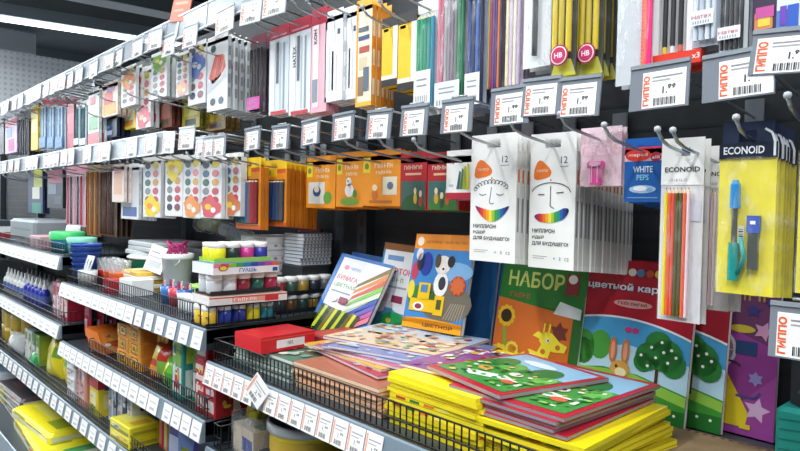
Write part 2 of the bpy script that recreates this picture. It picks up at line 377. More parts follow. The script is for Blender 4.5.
def face_box(kind):
    def mk(w, h):
        mb = MB(); t = .0105; bz = h*.86
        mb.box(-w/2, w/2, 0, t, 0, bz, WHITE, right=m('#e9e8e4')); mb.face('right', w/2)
        mb.rect(.001, h*.04, .0095, h*.6, m('#dcdcda'), 1); mb.rect(.003, h*.24, .0075, h*.5, m('#8f9094'), 2); mb.rect(.003, h*.62, .0075, h*.72, m('#e5793c'), 2)
        tab(mb, w, bz, h, WHITE, hw=.03)
        mb.face('front', 0); U = lambda u: u*w-w/2; V0 = lambda v: v*h; V = lambda v: (v+.06)*h
        L = [(.08, .66), (.10, .735), (.15, .80), (.21, .825), (.28, .815), (.42, .75), (.47, .715), (.48, .685), (.44, .655), (.34, .635), (.17, .62), (.10, .632)]
        mb.poly([(U(a), V0(.735+(b-.73)*.72)) for a, b in L], '#ee7a2c', 1); mb.text('гиппо', U(.28), V0(.715), h*.02, '#fbe9da', 2, w*.24, 'c')
        mb.ell(U(.47), V0(.655), w*.02, w*.02, '#ee7a2c', 1, 8)
        mb.text('12', U(.75), V0(.775), h*.05, '#4a4a50', 1, al='c'); mb.rect(U(.66), V0(.75), U(.84), V0(.755), '#a0a0a5')
        ink = '#3a3a3e'
        if kind == 0:
            pts = []; K = 11
            for i in range(K):
                a0 = math.radians(162-i*13.2); bx, by = .47+.37*math.cos(a0), .485+.085*math.sin(a0)*1.0
                for q in range(6):
                    aa = a0+math.radians(-6.6+150-q*60); pts.append((U(bx+.04*math.cos(aa)), V(by+.016*math.sin(aa)+.0)))
            mb.stroke(pts, .0011, ink, 2)
            for cx in (.28, .66): mb.stroke([(U(cx+.075*math.cos(math.radians(a))), V(.475+.012*math.sin(math.radians(a)))) for a in range(180, 361, 20)], .0013, ink, 2)
            mb.stroke([(U(.47), V(.525)), (U(.455), V(.47)), (U(.43), V(.405)), (U(.47), V(.393)), (U(.53), V(.4))], .0013, ink, 2)
            smile(mb, w, h, lambda t: (.12+.74*t, .372-.028*math.sin(math.pi*t)+.008*abs(2*t-1)), lambda t: (.12+.74*t, .372-.118*math.sin(math.pi*t)**.8))
        else:
            mb.stroke([(U(.48+.42*math.cos(math.radians(a))), V(.50+.075*math.sin(math.radians(a)))) for a in range(172, -2, -10)], .0014, ink, 2)
            mb.stroke([(U(.2), V(.488)), (U(.34), V(.488))], .0015, ink, 2); mb.stroke([(U(.6), V(.498)), (U(.76), V(.505))], .0015, ink, 2)
            mb.stroke([(U(.47), V(.55)), (U(.47), V(.40)), (U(.56), V(.385))], .0013, ink, 2)
            cy = lambda t: .325-.022*math.sin(math.pi*t*.9)+.055*t*t
            th = lambda t: .070*max(0, min(1, t*7))**.5*max(0, min(1, (1-t)*6))**.5*(.75+.45*t)
            smile(mb, w, h, lambda t: (.12+.76*t, cy(t)+th(t)*.5), lambda t: (.12+.76*t, cy(t)-th(t)*.55))
        for i, (s_, wd) in enumerate((('МИЛЛИОН', .50), ('ИДЕЙ', .27), ('ДЛЯ БУДУЩЕГО!', .80))):
            mb.text(s_, U(.08), V0(.262-i*.048), h*.032, '#3a3a3e', 2, w*wd, bold=True)
        mb.rect(U(.1), V0(.085), U(.42), V0(.089), '#8d8d92'); mb.rect(U(.1), V0(.07), U(.36), V0(.074), '#8d8d92')
        mb.text('+  3  12', U(.56), V0(.065), h*.024, '#55555a', 2, w*.34)
        return mb.build('pencil_box')
    return mk
def bag(par, w, h, t, z0=0, amount=.2, tint='#f4f8fa', bump=.4):
    mb = MB(); N, K = 8, 14; vs = []
    for j in range(K+1):
        for i in range(N+1):
            u, v = i/N, j/K; bulge = math.sin(math.pi*u)**.6*math.sin(math.pi*min(1, v*1.02))**.5
            vs.append((-w/2+u*w, -t*bulge-.0006+random.uniform(-1, 1)*.0006, z0+v*h))
    mb.add(vs, [(j*(N+1)+i, j*(N+1)+i+1, (j+1)*(N+1)+i+1, (j+1)*(N+1)+i) for j in range(K) for i in range(N)], clear(tint, amount, bump), True)
    b = len(mb.v); vs2 = [(x, .0016, z) for x, y, z in vs]
    mb.add(vs2, [(j*(N+1)+i, (j+1)*(N+1)+i, (j+1)*(N+1)+i+1, j*(N+1)+i+1) for j in range(K) for i in range(N)], clear(tint, amount, bump), True)
    return mb.build('clear_bag', par)
def stick(par, name, x, z0, z1, r, col, tip=None, tipc=None, y=-.004, cap=None, lab=None, n=6):
    mb = MB(); mb.cyl((x, y, z0), (x, y, z1), r, r, col, n)
    if tip: mb.cyl((x, y, z1), (x, y, z1+tip*.7), r, r*.35, '#e2c79c', n, False); mb.cyl((x, y, z1+tip*.7), (x, y, z1+tip), r*.35, .0003, tipc or col, n)
    if cap: mb.cyl((x, y, z0-cap[0]), (x, y, z0), r*1.03, r*1.03, cap[1], n)
    o = mb.build(name, par)
    if lab: o['label'] = lab
    return o
def flat_pencils(cols, header='ECONOID'):
    def mk(w, h):
        t = thing('pencil_pack')
        mb = MB(); hz = h*.745; mb.box(-w/2, w/2, .001, .0018, 0, hz, m('#e6e3e6')); mb.box(-w/2, w/2, -.0002, .0016, hz, h*.87, WHITE)
        tab(mb, w, h*.87, h, WHITE, hw=.02); mb.face('front', 0); mb.text(header, 0, h*.815, h*.028, INK, 2, w*.82, 'c', bold=True)
        for i in range(4): mb.text('12', -w*.28+i*w*.11, h*.765, h*.014, '#77777c', 2)
        mb.rect(w*.12, h*.55, w*.45, h*.66, '#d7d4e2', 1); mb.build('backing_card', t)
        pw = w*.088
        for i, c in enumerate(cols): stick(t, 'pencil', -w*.33+i*pw, h*.03, h*.70, pw*.48, c, h*.03, '#3a3a3a')
        bag(t, w*1.02, h*.76, .008, 0, .16)
        return t
    return mk
def tool_pack(w, h):
    t = thing('compass_pack'); mb = MB(); hz = h*.79
    mb.box(-w/2, w/2, .002, .003, 0, hz, m('#f0e021', .45)); mb.box(-w/2, w/2, -.0008, .0032, hz, h*.88, '#131c33'); tab(mb, w*.9, h*.88, h, m('#1c2946'), hw=.02)
    mb.face('front', -.0008); mb.text('ECONOID', -w*.42, h*.815, h*.045, '#f2f4f7', 1, w*.72, bold=True); mb.stroke([(w*.47, h*.80), (w*.47, h*.88), (w*.42, h*.93), (w*.3, h*.955)], .0026, '#dfe4ea', 2)  # pale stroke paints the highlight along the header edge
    mb.face('front', .002); mb.rect(-w*.5, h*.0, w*.5, h*.11, m('#f6e80c', .4), 1); mb.rect(-w*.12, h*.26, -w*.02, h*.4, WHITE, 3)
    for i in range(9): mb.rect(-w*.11, h*.265+i*h*.014, -w*.03, h*.268+i*h*.014+h*.004*(i % 2), INK, 4)
    mb.build('backing_card', t)
    mb = MB(); x = -w*.16; mb.cyl((x, -.005, h*.50), (x, -.005, h*.64), .0062, .0055, '#1f86c9', 10); mb.cyl((x, -.005, h*.64), (x, -.005, h*.665), .005, .003, '#1f86c9', 10)
    mb.cyl((x, -.005, h*.30), (x, -.005, h*.50), .0035, .0035, m('#5a6266', .3, .6), 8); mb.cyl((x, -.005, h*.08), (x, -.005, h*.30), .0062, .0062, '#17938c', 10)
    mb.tube([(x+.006, -.007, h*.12), (x+.013, -.008, h*.22), (x+.008, -.007, h*.33)], .003, '#17938c', 6); mb.build('drawing_pen', t)
    mb = MB(); x = w*.17; mb.box(x-.007, x+.007, -.007, 0, h*.36, h*.46, '#2350b4'); mb.box(x-.0055, x+.0055, -.006, 0, h*.15, h*.36, m('#3d4547', .25)); mb.face('front', -.007); mb.rect(x-.003, h*.41, x+.003, h*.43, WHITE)
    mb.build('lead_case', t)
    bag(t, w*1.05, h*.80, .012, 0, .2, '#fdf9d8', .5)
    return t
def eraser_card(w, h):
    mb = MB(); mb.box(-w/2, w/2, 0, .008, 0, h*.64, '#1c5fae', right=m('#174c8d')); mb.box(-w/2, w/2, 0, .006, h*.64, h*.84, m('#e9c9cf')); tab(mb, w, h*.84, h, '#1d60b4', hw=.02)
    mb.face('front', 0)
    mb.rect(-w/2, h*.83, w/2, h*.86, '#d8354e'); mb.ell(-w*.14, h*.735, w*.34, h*.095, '#dd3a2d', 2, 22); mb.text('maped', -w*.14, h*.70, h*.07, '#fff4ee', 3, w*.5, 'c')
    mb.ell(w*.33, h*.70, w*.14, h*.075, '#a8233c', 2, 16); mb.text('x10', w*.33, h*.67, h*.05, '#ffe9e6', 3, w*.2, 'c', bold=True)
    mb.text('WHITE', 0, h*.46, h*.1, '#dcecff', 2, w*.52, 'c', bold=True); mb.text('PEPS', 0, h*.34, h*.09, '#8fd0ef', 2, w*.32, 'c', bold=True)
    mb.ell(0, h*.2, w*.36, h*.065, '#a9c8ea', 2); mb.ell(-w*.05, h*.21, w*.2, h*.04, '#f2f6fa', 3); mb.ell(w*.18, h*.19, w*.09, h*.03, '#7fb0df', 3); mb.rect(-w*.4, h*.06, w*.4, h*.075, '#7fb0df', 2)
    return mb.build('eraser_card')
def pink_bag(w, h):
    t = thing('pink_eraser_bag'); mb = MB()
    mb.box(-w/2, w/2, .001, .003, 0, h*.9, '#f1d2dc'); tab(mb, w, h*.9, h, m('#f3d7e0'), hw=.02); mb.face('front', .001)
    mb.rect(-w/2, h*.52, w/2, h*.9, pattern_mat('fluffy_print', 'noise', '#e8a9bd', '#f9e3ea', 220), 1); mb.build('backing_card', t)
    mb = MB(); mb.rbox(w*.42, .008, h*.12, '#d94a96', .002, -w*.05, -.006, h*.30); mb.rbox(w*.28, .008, h*.34, '#d94a96', .002, -w*.04, -.006, h*.02)
    mb.face('front', -.0105); mb.stroke([(-w*.12, h*.05), (-w*.12, h*.33)], .0012, '#f7d3e4', 1); mb.stroke([(w*.02, h*.05), (w*.02, h*.33)], .0012, '#f7d3e4', 1); mb.ell(-w*.05, h*.37, w*.15, h*.04, '#f3b5d2', 1); mb.build('eraser', t)
    bag(t, w, h*.95, .014, 0, .3, '#fdeff4', .6)
    return t
def small_crayon(w, h):
    mb = MB(); mb.box(-w/2, w/2, 0, .01, 0, h*.88, WHITE); tab(mb, w, h*.88, h, WHITE); mb.face('front', 0)
    mb.rect(-w/2, 0, w/2, h*.13, '#b9243a'); mb.text('12', -w*.36, h*.72, h*.1, '#8a3b52', 1)
    for i, c in enumerate(('#3f5d6e', '#58803e', '#a9c23b', '#e0cf33')): mb.poly([(-w*.15+i*w*.11, h*.2), (-w*.05+i*w*.11, h*.2), (w*.0+i*w*.09, h*.55+i*h*.05), (-w*.06+i*w*.09, h*.58+i*h*.05)], c, 1+i)
    mb.rect(-w*.4, h*.25, -w*.25, h*.3, '#c9c9ce')
    return mb.build('crayon_box')
def clay_box(base, sky, grass, figs):
    def mk(w, h):
        mb = MB(); mb.box(-w/2, w/2, 0, .016, 0, h*.9, base, right=m(base)); tab(mb, w, h*.9, h, base); mb.face('front', 0)
        mb.rect(-w*.46, 0, w*.46, h*.5, sky, 1); mb.ell(0, 0, w*.46, h*.27, grass, 2, 14, 0, 180)
        for x, z, c in figs:
            mb.ell(w*x, h*z, w*.07, h*.10, c, 3, 10); mb.ell(w*x, h*(z+.13), w*.055, h*.06, '#f3ddb8', 4, 10)
        mb.marks(9, 0, h*.70, h*.07, '#f7e5c8', 1, w*.7, 'c'); mb.rect(-w*.3, h*.6, w*.3, h*.64, '#f2c3a0', 1)
        return mb.build('modelling_clay_box')
    return mk
def orange_box(v):
    def mk(w, h):
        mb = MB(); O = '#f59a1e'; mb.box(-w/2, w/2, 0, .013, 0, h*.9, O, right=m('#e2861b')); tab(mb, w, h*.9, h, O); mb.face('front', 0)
        mb.rect(-w*.48, h*.6, -w*.28, h*.88, '#f6df3c', 1); mb.ell(-w*.38, h*.72, w*.06, h*.06, '#8a8d2b', 2, 10)
        mb.marks(6, w*.08, h*.68, h*.08, '#fbeccc', 1, w*.5, 'c', bold=True); mb.marks(6, w*.08, h*.57, h*.06, '#fbeccc', 1, w*.42, 'c')
        if v == 0:
            mb.rect(w*.05, h*.2, w*.42, h*.52, '#f4ead0', 1); mb.ell(w*.25, h*.36, w*.08, h*.07, '#6f7f95', 2); mb.ell(-w*.15, h*.2, w*.09, h*.1, '#d9762a', 2); mb.ell(-w*.15, h*.33, w*.07, h*.06, '#f5e2bd', 3); mb.rect(-w*.3, h*.05, w*.3, h*.1, '#c46f16', 1)
        elif v == 1:
            mb.ell(0, h*.3, w*.17, h*.12, '#fbfaf4', 2); mb.ell(-w*.02, h*.46, w*.1, h*.08, '#fbfaf4', 2); mb.ell(-w*.05, h*.47, w*.025, h*.02, INK, 3, 8); mb.ell(0, h*.1, w*.35, h*.07, '#7fae3a', 1); mb.ell(w*.2, h*.24, w*.07, h*.08, '#57953d', 2)
        else:
            mb.rect(-w*.42, h*.08, w*.15, h*.5, '#e9e6dd', 1); mb.ell(-w*.12, h*.32, w*.14, h*.1, '#37588c', 2); mb.ell(-w*.12, h*.36, w*.09, h*.06, '#f3e2c4', 3); mb.ell(w*.25, h*.2, w*.14, h*.12, '#6aa23a', 2)
        return mb.build('paint_box')
    return mk
def window_pencils(cols, yel=True):
    def mk(w, h):
        t = thing('pencil_pack'); mb = MB(); O = '#ef962a'
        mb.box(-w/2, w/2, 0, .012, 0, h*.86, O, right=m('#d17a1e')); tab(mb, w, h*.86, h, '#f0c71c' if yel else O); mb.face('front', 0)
        mb.rect(-w/2, h*.74, w*.1, h*.88, '#f0cd1e', 1); mb.ell(-w*.25, h*.81, w*.12, h*.05, '#8a9a2a', 2, 10); mb.rect(w*.12, h*.80, w*.45, h*.86, '#d95a25', 1)
        mb.rect(-w*.42, h*.08, w*.42, h*.70, '#3b3d45', 1); mb.rect(-w/2, 0, w/2, h*.06, '#d4632a', 1); mb.build('box', t)
        n = len(cols); pw = w*.82/n
        for i, c in enumerate(cols): stick(t, 'pencil', -w*.41+pw*(i+.5), h*.09, h*.66, pw*.46, c, h*.03)
        return t
    return mk
POTS = ['#2e3340', '#4e6f93', '#3f6a57', '#8d8f92', '#6d5a4c', '#222a4d', '#c9b53a', '#d67f83', '#d6a05a', '#c75864', '#c23f51', '#7a3a4a']
def watercolour(splash, at='bottom', dark=False, art2='#f4d441'):
    def mk(w, h):
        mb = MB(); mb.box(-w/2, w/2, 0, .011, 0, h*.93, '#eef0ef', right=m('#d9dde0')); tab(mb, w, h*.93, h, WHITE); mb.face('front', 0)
        for c_ in (0, 1):
            for r_ in range(6):
                mb.ell(-w*.22+c_*w*.44, h*.86-r_*h*.143, w*.18, h*.066, '#f2f3f3', 1, 12); mb.ell(-w*.22+c_*w*.44, h*.86-r_*h*.143, w*.165, h*.060, POTS[c_*6+r_], 2, 12)
        zc = {'bottom': .16, 'top': .78, 'mid': .62}[at]
        pts = [(w*(.0+.47*(1+.25*math.sin(3*a+1))*math.cos(a)), h*(zc+.18*(1+.25*math.cos(4*a))*math.sin(a))) for a in [i*.3 for i in range(21)]]
        pts = [(max(-w*.49, min(w*.49, u)), max(h*.01, min(h*.92, v))) for u, v in pts]
        mb.poly(pts, splash, 3); mb.ell(-w*.1, h*(zc+.02), w*.16, h*.05, art2, 4, 10); mb.ell(w*.14, h*(zc-.03), w*.12, h*.045, WHITE, 4, 10)
        return mb.build('watercolour_box')
    return mk
def brush_watercolour(w, h):
    mb = MB(); mb.box(-w/2, w/2, 0, .011, 0, h*.94, '#eef1f2', right=m('#cfd6da')); tab(mb, w, h*.94, h, WHITE); mb.face('front', 0)
    mb.ell(-w*.2, h*.83, w*.13, h*.05, '#365b50', 2); mb.ell(-w*.2, h*.12, w*.13, h*.05, '#3e4858', 2); mb.ell(w*.2, h*.12, w*.13, h*.05, '#44566d', 2)
    mb.poly([(-w*.4, h*.45), (-w*.1, h*.74), (w*.3, h*.72), (w*.42, h*.55), (w*.1, h*.42), (-w*.2, h*.36)], '#e56a57', 3)
    for i in range(4): mb.stroke([(-w*.3+i*w*.16, h*.40), (-w*.12+i*w*.16, h*.70)], .004, '#f3b9a2' if i % 2 else '#c9444c', 4)
    mb.poly([(-w*.48, h*.24), (-w*.48, h*.38), (w*.4, h*.5), (w*.46, h*.42)], '#d9dde0', 3)
    mb.face('right', w/2)
    for r_ in range(4): mb.rect(.002, h*.15+r_*h*.18, .009, h*.27+r_*h*.18, '#8f989e', 1)
    return mb.build('watercolour_box')
def sticks_pack(cols, name='pencil_pack', sn='pencil', header=None, card=None, lab=None, tipped=True, rr=.42, bagamt=.2, htext=None, hh=.12, z0=.03, z1=.82, bagged=True):
    def mk(w, h):
        t = thing(name); mb = MB(); mb.box(-w/2, w/2, .001, .002, 0, h*(1-hh), card or m('#dfe4e8')); tab(mb, w, h*(1-hh), h, header or WHITE, hw=.02); mb.face('front', .001)
        if htext: mb.face('front', 0); mb.text(htext, 0, h*(1-hh)+.003, .012, '#b33a4a', 2, w*.8, 'c')
        mb.build('backing_card', t)
        n = len(cols); pw = w*.86/n
        for i, c in enumerate(cols): stick(t, sn, -w*.43+pw*(i+.5), h*z0, h*z1, min(pw*rr, .0045), c, h*.035 if tipped else None, y=-.005)
        if lab:
            mb = MB(); a, b = lab[0]*h, lab[1]*h; mb.box(-w*.44, w*.36, -.0112, -.0106, a, b, lab[2] if len(lab) > 2 else WHITE); mb.face('front', -.0112)
            for i in range(7): mb.rect(-w*.36+i*w*.09, a+(b-a)*.1, -w*.36+i*w*.09+w*.04, a+(b-a)*.3, '#9a9ea4', 1)
            if len(lab) > 3: mb.text(lab[3], -w*.4, a+(b-a)*.42, (b-a)*.3, lab[4], 1, w*.7)
            else: mb.rect(-w*.3, a+(b-a)*.55, w*.2, a+(b-a)*.6, '#9a9ea4', 1); mb.rect(-w*.3, a+(b-a)*.72, w*.2, a+(b-a)*.77, '#9a9ea4', 1)
            mb.build('paper_label', t)
        if bagged: bag(t, w*1.02, h*(1-hh), .012, 0, bagamt)
        return t
    return mk
def tall_box(front, side, prints, name='pencil_box', t=.012, top=None, words=None):
    """prints: (u0,v0,u1,v1,colour) rectangles in fractions"""
    def mk(w, h):
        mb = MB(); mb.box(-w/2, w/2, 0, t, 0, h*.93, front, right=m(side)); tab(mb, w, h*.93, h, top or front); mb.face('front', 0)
        for i, (a, b, c, d, k_) in enumerate(prints): mb.rect(a*w-w/2, b*h, c*w-w/2, d*h, k_, 1+i % 3)
        for q in (words or []):
            s_, u, v, hh, wd, c, rot = q; mb.text(s_, u*w-w/2, v*h, hh*h if not rot else hh*w, c, 4, (wd*w if not rot else wd*h), rot=rot, bold=True)
        mb.face('right', w/2)
        for i in range(3): mb.rect(t*.25, h*(.1+.27*i), t*.75, h*(.25+.27*i), m(front), 1)
        return mb.build(name)
    return mk

# ------------------------------------------------------------------ lower hook row, nearest bay
H = hang
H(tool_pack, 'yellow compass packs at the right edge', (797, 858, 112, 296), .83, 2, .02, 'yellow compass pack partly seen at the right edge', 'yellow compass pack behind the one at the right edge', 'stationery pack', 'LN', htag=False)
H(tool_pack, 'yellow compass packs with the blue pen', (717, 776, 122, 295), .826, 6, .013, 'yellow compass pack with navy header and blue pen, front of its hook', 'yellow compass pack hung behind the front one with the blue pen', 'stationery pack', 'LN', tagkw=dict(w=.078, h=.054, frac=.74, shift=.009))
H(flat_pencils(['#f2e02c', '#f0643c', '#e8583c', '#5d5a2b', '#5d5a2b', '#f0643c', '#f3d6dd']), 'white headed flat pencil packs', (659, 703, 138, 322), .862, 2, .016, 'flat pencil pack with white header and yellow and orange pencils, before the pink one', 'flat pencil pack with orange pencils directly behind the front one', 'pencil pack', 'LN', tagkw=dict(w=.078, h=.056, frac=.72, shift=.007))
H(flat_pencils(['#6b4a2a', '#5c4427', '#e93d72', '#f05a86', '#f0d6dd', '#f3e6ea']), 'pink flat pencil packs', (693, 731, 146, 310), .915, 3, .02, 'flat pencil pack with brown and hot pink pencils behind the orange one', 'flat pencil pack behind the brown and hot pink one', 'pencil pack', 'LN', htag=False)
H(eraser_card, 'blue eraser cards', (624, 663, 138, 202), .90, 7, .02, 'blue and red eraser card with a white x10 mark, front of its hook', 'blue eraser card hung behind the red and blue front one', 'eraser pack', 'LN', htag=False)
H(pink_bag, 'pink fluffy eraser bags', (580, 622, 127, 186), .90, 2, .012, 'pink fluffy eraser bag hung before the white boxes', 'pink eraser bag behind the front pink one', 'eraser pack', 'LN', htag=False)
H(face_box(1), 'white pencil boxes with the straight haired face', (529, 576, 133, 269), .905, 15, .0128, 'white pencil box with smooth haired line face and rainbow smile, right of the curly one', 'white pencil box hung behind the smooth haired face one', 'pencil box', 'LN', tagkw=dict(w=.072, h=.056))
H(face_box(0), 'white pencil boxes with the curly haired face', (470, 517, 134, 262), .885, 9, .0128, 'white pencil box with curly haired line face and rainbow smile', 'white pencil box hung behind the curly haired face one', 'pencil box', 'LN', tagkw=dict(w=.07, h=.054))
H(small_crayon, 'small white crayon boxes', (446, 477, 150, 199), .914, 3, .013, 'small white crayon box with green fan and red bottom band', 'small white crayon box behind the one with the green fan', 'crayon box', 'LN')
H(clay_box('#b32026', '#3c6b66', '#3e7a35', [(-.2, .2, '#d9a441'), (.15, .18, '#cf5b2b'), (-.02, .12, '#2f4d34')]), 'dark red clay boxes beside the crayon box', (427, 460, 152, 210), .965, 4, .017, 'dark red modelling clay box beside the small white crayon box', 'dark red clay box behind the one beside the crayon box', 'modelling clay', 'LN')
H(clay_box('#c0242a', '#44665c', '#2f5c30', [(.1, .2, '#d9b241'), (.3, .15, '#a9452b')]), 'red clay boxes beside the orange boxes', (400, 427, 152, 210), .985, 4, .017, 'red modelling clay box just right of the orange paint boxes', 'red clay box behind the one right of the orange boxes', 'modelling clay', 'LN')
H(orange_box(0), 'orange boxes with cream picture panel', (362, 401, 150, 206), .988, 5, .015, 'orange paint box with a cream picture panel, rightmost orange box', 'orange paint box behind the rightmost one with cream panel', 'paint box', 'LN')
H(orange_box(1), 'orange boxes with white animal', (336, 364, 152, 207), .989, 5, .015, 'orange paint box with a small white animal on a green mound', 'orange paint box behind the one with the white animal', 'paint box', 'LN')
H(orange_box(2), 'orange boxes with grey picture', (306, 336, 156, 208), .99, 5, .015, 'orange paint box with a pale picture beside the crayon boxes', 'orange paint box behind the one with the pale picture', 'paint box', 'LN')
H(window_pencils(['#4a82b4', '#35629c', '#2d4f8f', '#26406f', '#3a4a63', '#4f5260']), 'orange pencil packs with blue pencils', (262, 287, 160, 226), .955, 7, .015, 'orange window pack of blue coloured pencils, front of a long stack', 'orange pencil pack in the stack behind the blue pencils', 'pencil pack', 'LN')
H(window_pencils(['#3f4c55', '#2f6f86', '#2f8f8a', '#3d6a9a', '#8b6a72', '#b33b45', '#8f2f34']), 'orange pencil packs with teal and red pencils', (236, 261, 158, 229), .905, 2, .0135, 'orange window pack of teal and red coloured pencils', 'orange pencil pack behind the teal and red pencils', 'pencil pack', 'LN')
# middle bay, lower row
H(watercolour('#d97e4a'), 'narrow watercolour boxes', (223, 241, 153, 216), .88, 2, .008, 'watercolour box with dark pots beside the orange pencil packs', 'watercolour box behind the one beside the orange pencils', 'watercolour box', 'LN')
H(watercolour('#dd5a63', art2='#f2cf3a'), 'watercolour boxes with rose splash', (200, 222, 156, 218), .86, 3, .014, 'watercolour box with a rose splash at its foot, second from the orange packs', 'watercolour box behind the one with the rose splash', 'watercolour box', 'LM')
H(watercolour('#ef9a52', art2='#e9d9bd'), 'watercolour boxes with apricot splash', (183, 201, 155, 218), .86, 3, .014, 'watercolour box with an apricot splash, between rose and yellow ones', 'watercolour box behind the one with the apricot splash', 'watercolour box', 'LM')
H(watercolour('#f5dc22', 'top', art2='#e0a42c'), 'watercolour boxes with yellow top blot', (165, 183, 155, 216), .86, 3, .014, 'watercolour box with a yellow round blot at its top', 'watercolour box behind the one with the yellow top blot', 'watercolour box', 'LM')
H(watercolour('#f3d624', art2='#ef8d2f'), 'watercolour boxes with yellow foot', (143, 161, 157, 217), .86, 4, .014, 'watercolour box with a yellow and orange foot, leftmost with paint pots', 'watercolour box behind the leftmost one with yellow foot', 'watercolour box', 'LM')
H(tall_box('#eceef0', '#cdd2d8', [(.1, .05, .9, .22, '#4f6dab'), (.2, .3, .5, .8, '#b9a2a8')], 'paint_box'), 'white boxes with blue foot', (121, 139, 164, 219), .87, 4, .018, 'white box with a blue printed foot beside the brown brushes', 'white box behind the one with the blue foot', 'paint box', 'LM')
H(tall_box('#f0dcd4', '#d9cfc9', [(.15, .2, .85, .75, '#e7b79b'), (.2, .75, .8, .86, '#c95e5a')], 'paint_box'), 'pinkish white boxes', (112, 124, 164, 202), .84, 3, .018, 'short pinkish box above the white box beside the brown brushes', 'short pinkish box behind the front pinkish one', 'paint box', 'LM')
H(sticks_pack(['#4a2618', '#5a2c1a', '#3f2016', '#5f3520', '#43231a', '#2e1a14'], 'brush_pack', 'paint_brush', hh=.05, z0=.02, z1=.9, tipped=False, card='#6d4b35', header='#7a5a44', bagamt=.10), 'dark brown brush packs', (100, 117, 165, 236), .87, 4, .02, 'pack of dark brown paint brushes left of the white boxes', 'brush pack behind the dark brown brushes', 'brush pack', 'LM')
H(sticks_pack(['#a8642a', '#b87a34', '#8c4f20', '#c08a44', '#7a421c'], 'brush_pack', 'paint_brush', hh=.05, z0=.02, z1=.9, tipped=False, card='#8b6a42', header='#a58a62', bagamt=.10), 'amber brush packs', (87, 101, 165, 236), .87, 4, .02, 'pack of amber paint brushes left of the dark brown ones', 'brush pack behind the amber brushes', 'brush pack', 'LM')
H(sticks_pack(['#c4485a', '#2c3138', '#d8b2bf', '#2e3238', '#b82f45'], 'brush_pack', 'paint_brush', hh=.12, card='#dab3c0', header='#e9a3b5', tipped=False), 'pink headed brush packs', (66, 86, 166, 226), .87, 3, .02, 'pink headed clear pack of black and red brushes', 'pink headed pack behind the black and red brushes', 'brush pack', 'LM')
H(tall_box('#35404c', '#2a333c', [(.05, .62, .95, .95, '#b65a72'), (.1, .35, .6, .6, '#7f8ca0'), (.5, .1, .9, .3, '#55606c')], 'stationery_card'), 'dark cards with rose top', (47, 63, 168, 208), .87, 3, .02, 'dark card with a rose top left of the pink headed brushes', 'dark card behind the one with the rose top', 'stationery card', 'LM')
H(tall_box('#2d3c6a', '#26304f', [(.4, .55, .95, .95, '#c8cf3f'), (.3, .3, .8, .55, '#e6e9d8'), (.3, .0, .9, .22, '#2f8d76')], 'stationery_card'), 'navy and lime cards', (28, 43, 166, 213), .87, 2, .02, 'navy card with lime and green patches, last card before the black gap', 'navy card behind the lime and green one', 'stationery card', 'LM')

# ------------------------------------------------------------------ upper hook row
kw = dict(ztop=.455)
H(tall_box('#dfe9f6', '#b9c6da', [(0, 0, .35, .1, '#5b7fc4'), (.3, 0, .6, .12, '#3660c0'), (.1, .02, .28, .12, '#6e46b8')], 'paint_box'), 'pale blue box at the top right corner', (776, 815, 0, 27), .86, 2, .02, 'pale blue box with blue streaks in the top right corner', 'pale blue box behind the corner one', 'paint box', 'UN', htag=False, **kw)
H(tall_box('#3a2c48', '#2c2238', [(.1, .0, .85, .09, '#e08a5a'), (.25, .015, .75, .08, '#f0d24a'), (.15, .06, .9, .12, '#c8549a')], 'paint_box'), 'dark violet box', (752, 777, 0, 29), .86, 2, .02, 'dark violet box with pink and yellow print, left of the pale blue corner box', 'dark violet box behind the printed one', 'paint box', 'UN', htag=False, **kw)
H(sticks_pack(['#22242a', '#2a2c32', '#1d1f24', '#26282e', '#22242a'], lab=(.105, .165, '#f1f1f3', 'Hатех', '#c03a52'), z0=.06, z1=.84, tipped=True, bagamt=.14), 'black pencil packs', (719, 748, 0, 62), .86, 3, .02, 'clear pack of black pencils with white band and red script', 'black pencil pack behind the one with red script', 'pencil pack', 'UN', htag=False, **kw)
H(sticks_pack(['#cfd8e2', '#b9c4d2', '#d9e0e8', '#c5cfdb'], lab=(.11, .19, '#e9eef4', 'Hатех', '#c03a52'), tipped=False, bagamt=.3, card='#c4cdd8'), 'pale blue clear packs', (692, 721, 0, 46), .86, 3, .02, 'pale clear pack with red script left of the black pencils', 'pale clear pack behind the one with red script', 'pencil pack', 'UN', htag=False, **kw)
def red_foot(w, h):
    t = thing('pencil_pack'); mb = MB(); mb.box(-w/2, w/2, .001, .003, h*.06, h*.93, '#eceae8'); tab(mb, w, h*.93, h, WHITE); mb.build('backing_card', t)
    mb = MB(); mb.box(-w*.52, w*.52, -.012, .004, 0, h*.068, m('#e8412f', .3)); mb.face('front', -.012); mb.text('x3', w*.36, h*.022, h*.03, '#fbe3dc', 1, bold=True); mb.build('red_foot', t)['label'] = 'bright red plastic foot'
    for i, (c, tp) in enumerate((('#2b2d30', '#d8c84a'), ('#303236', '#e6e6e8'), ('#26282c', '#d06a62'))): stick(t, 'pencil', -w*.2+i*w*.15, h*.11, h*.8, .0034, c, h*.03, y=-.005, cap=(h*.035, tp))
    mb = MB(); mb.box(w*.22, w*.46, -.007, -.002, h*.07, h*.9, '#f3f2f2'); mb.box(-w*.46, -w*.32, -.007, -.002, h*.07, h*.9, '#f3f2f2'); mb.build('paper_sleeve', t)
    return t
H(red_foot, 'white packs with red foot', (651, 705, 0, 67), .87, 2, .03, 'white pencil pack with a bright red x3 foot', 'white pencil pack behind the one with the red x3 foot', 'pencil pack', 'UN', htag=False, **kw)
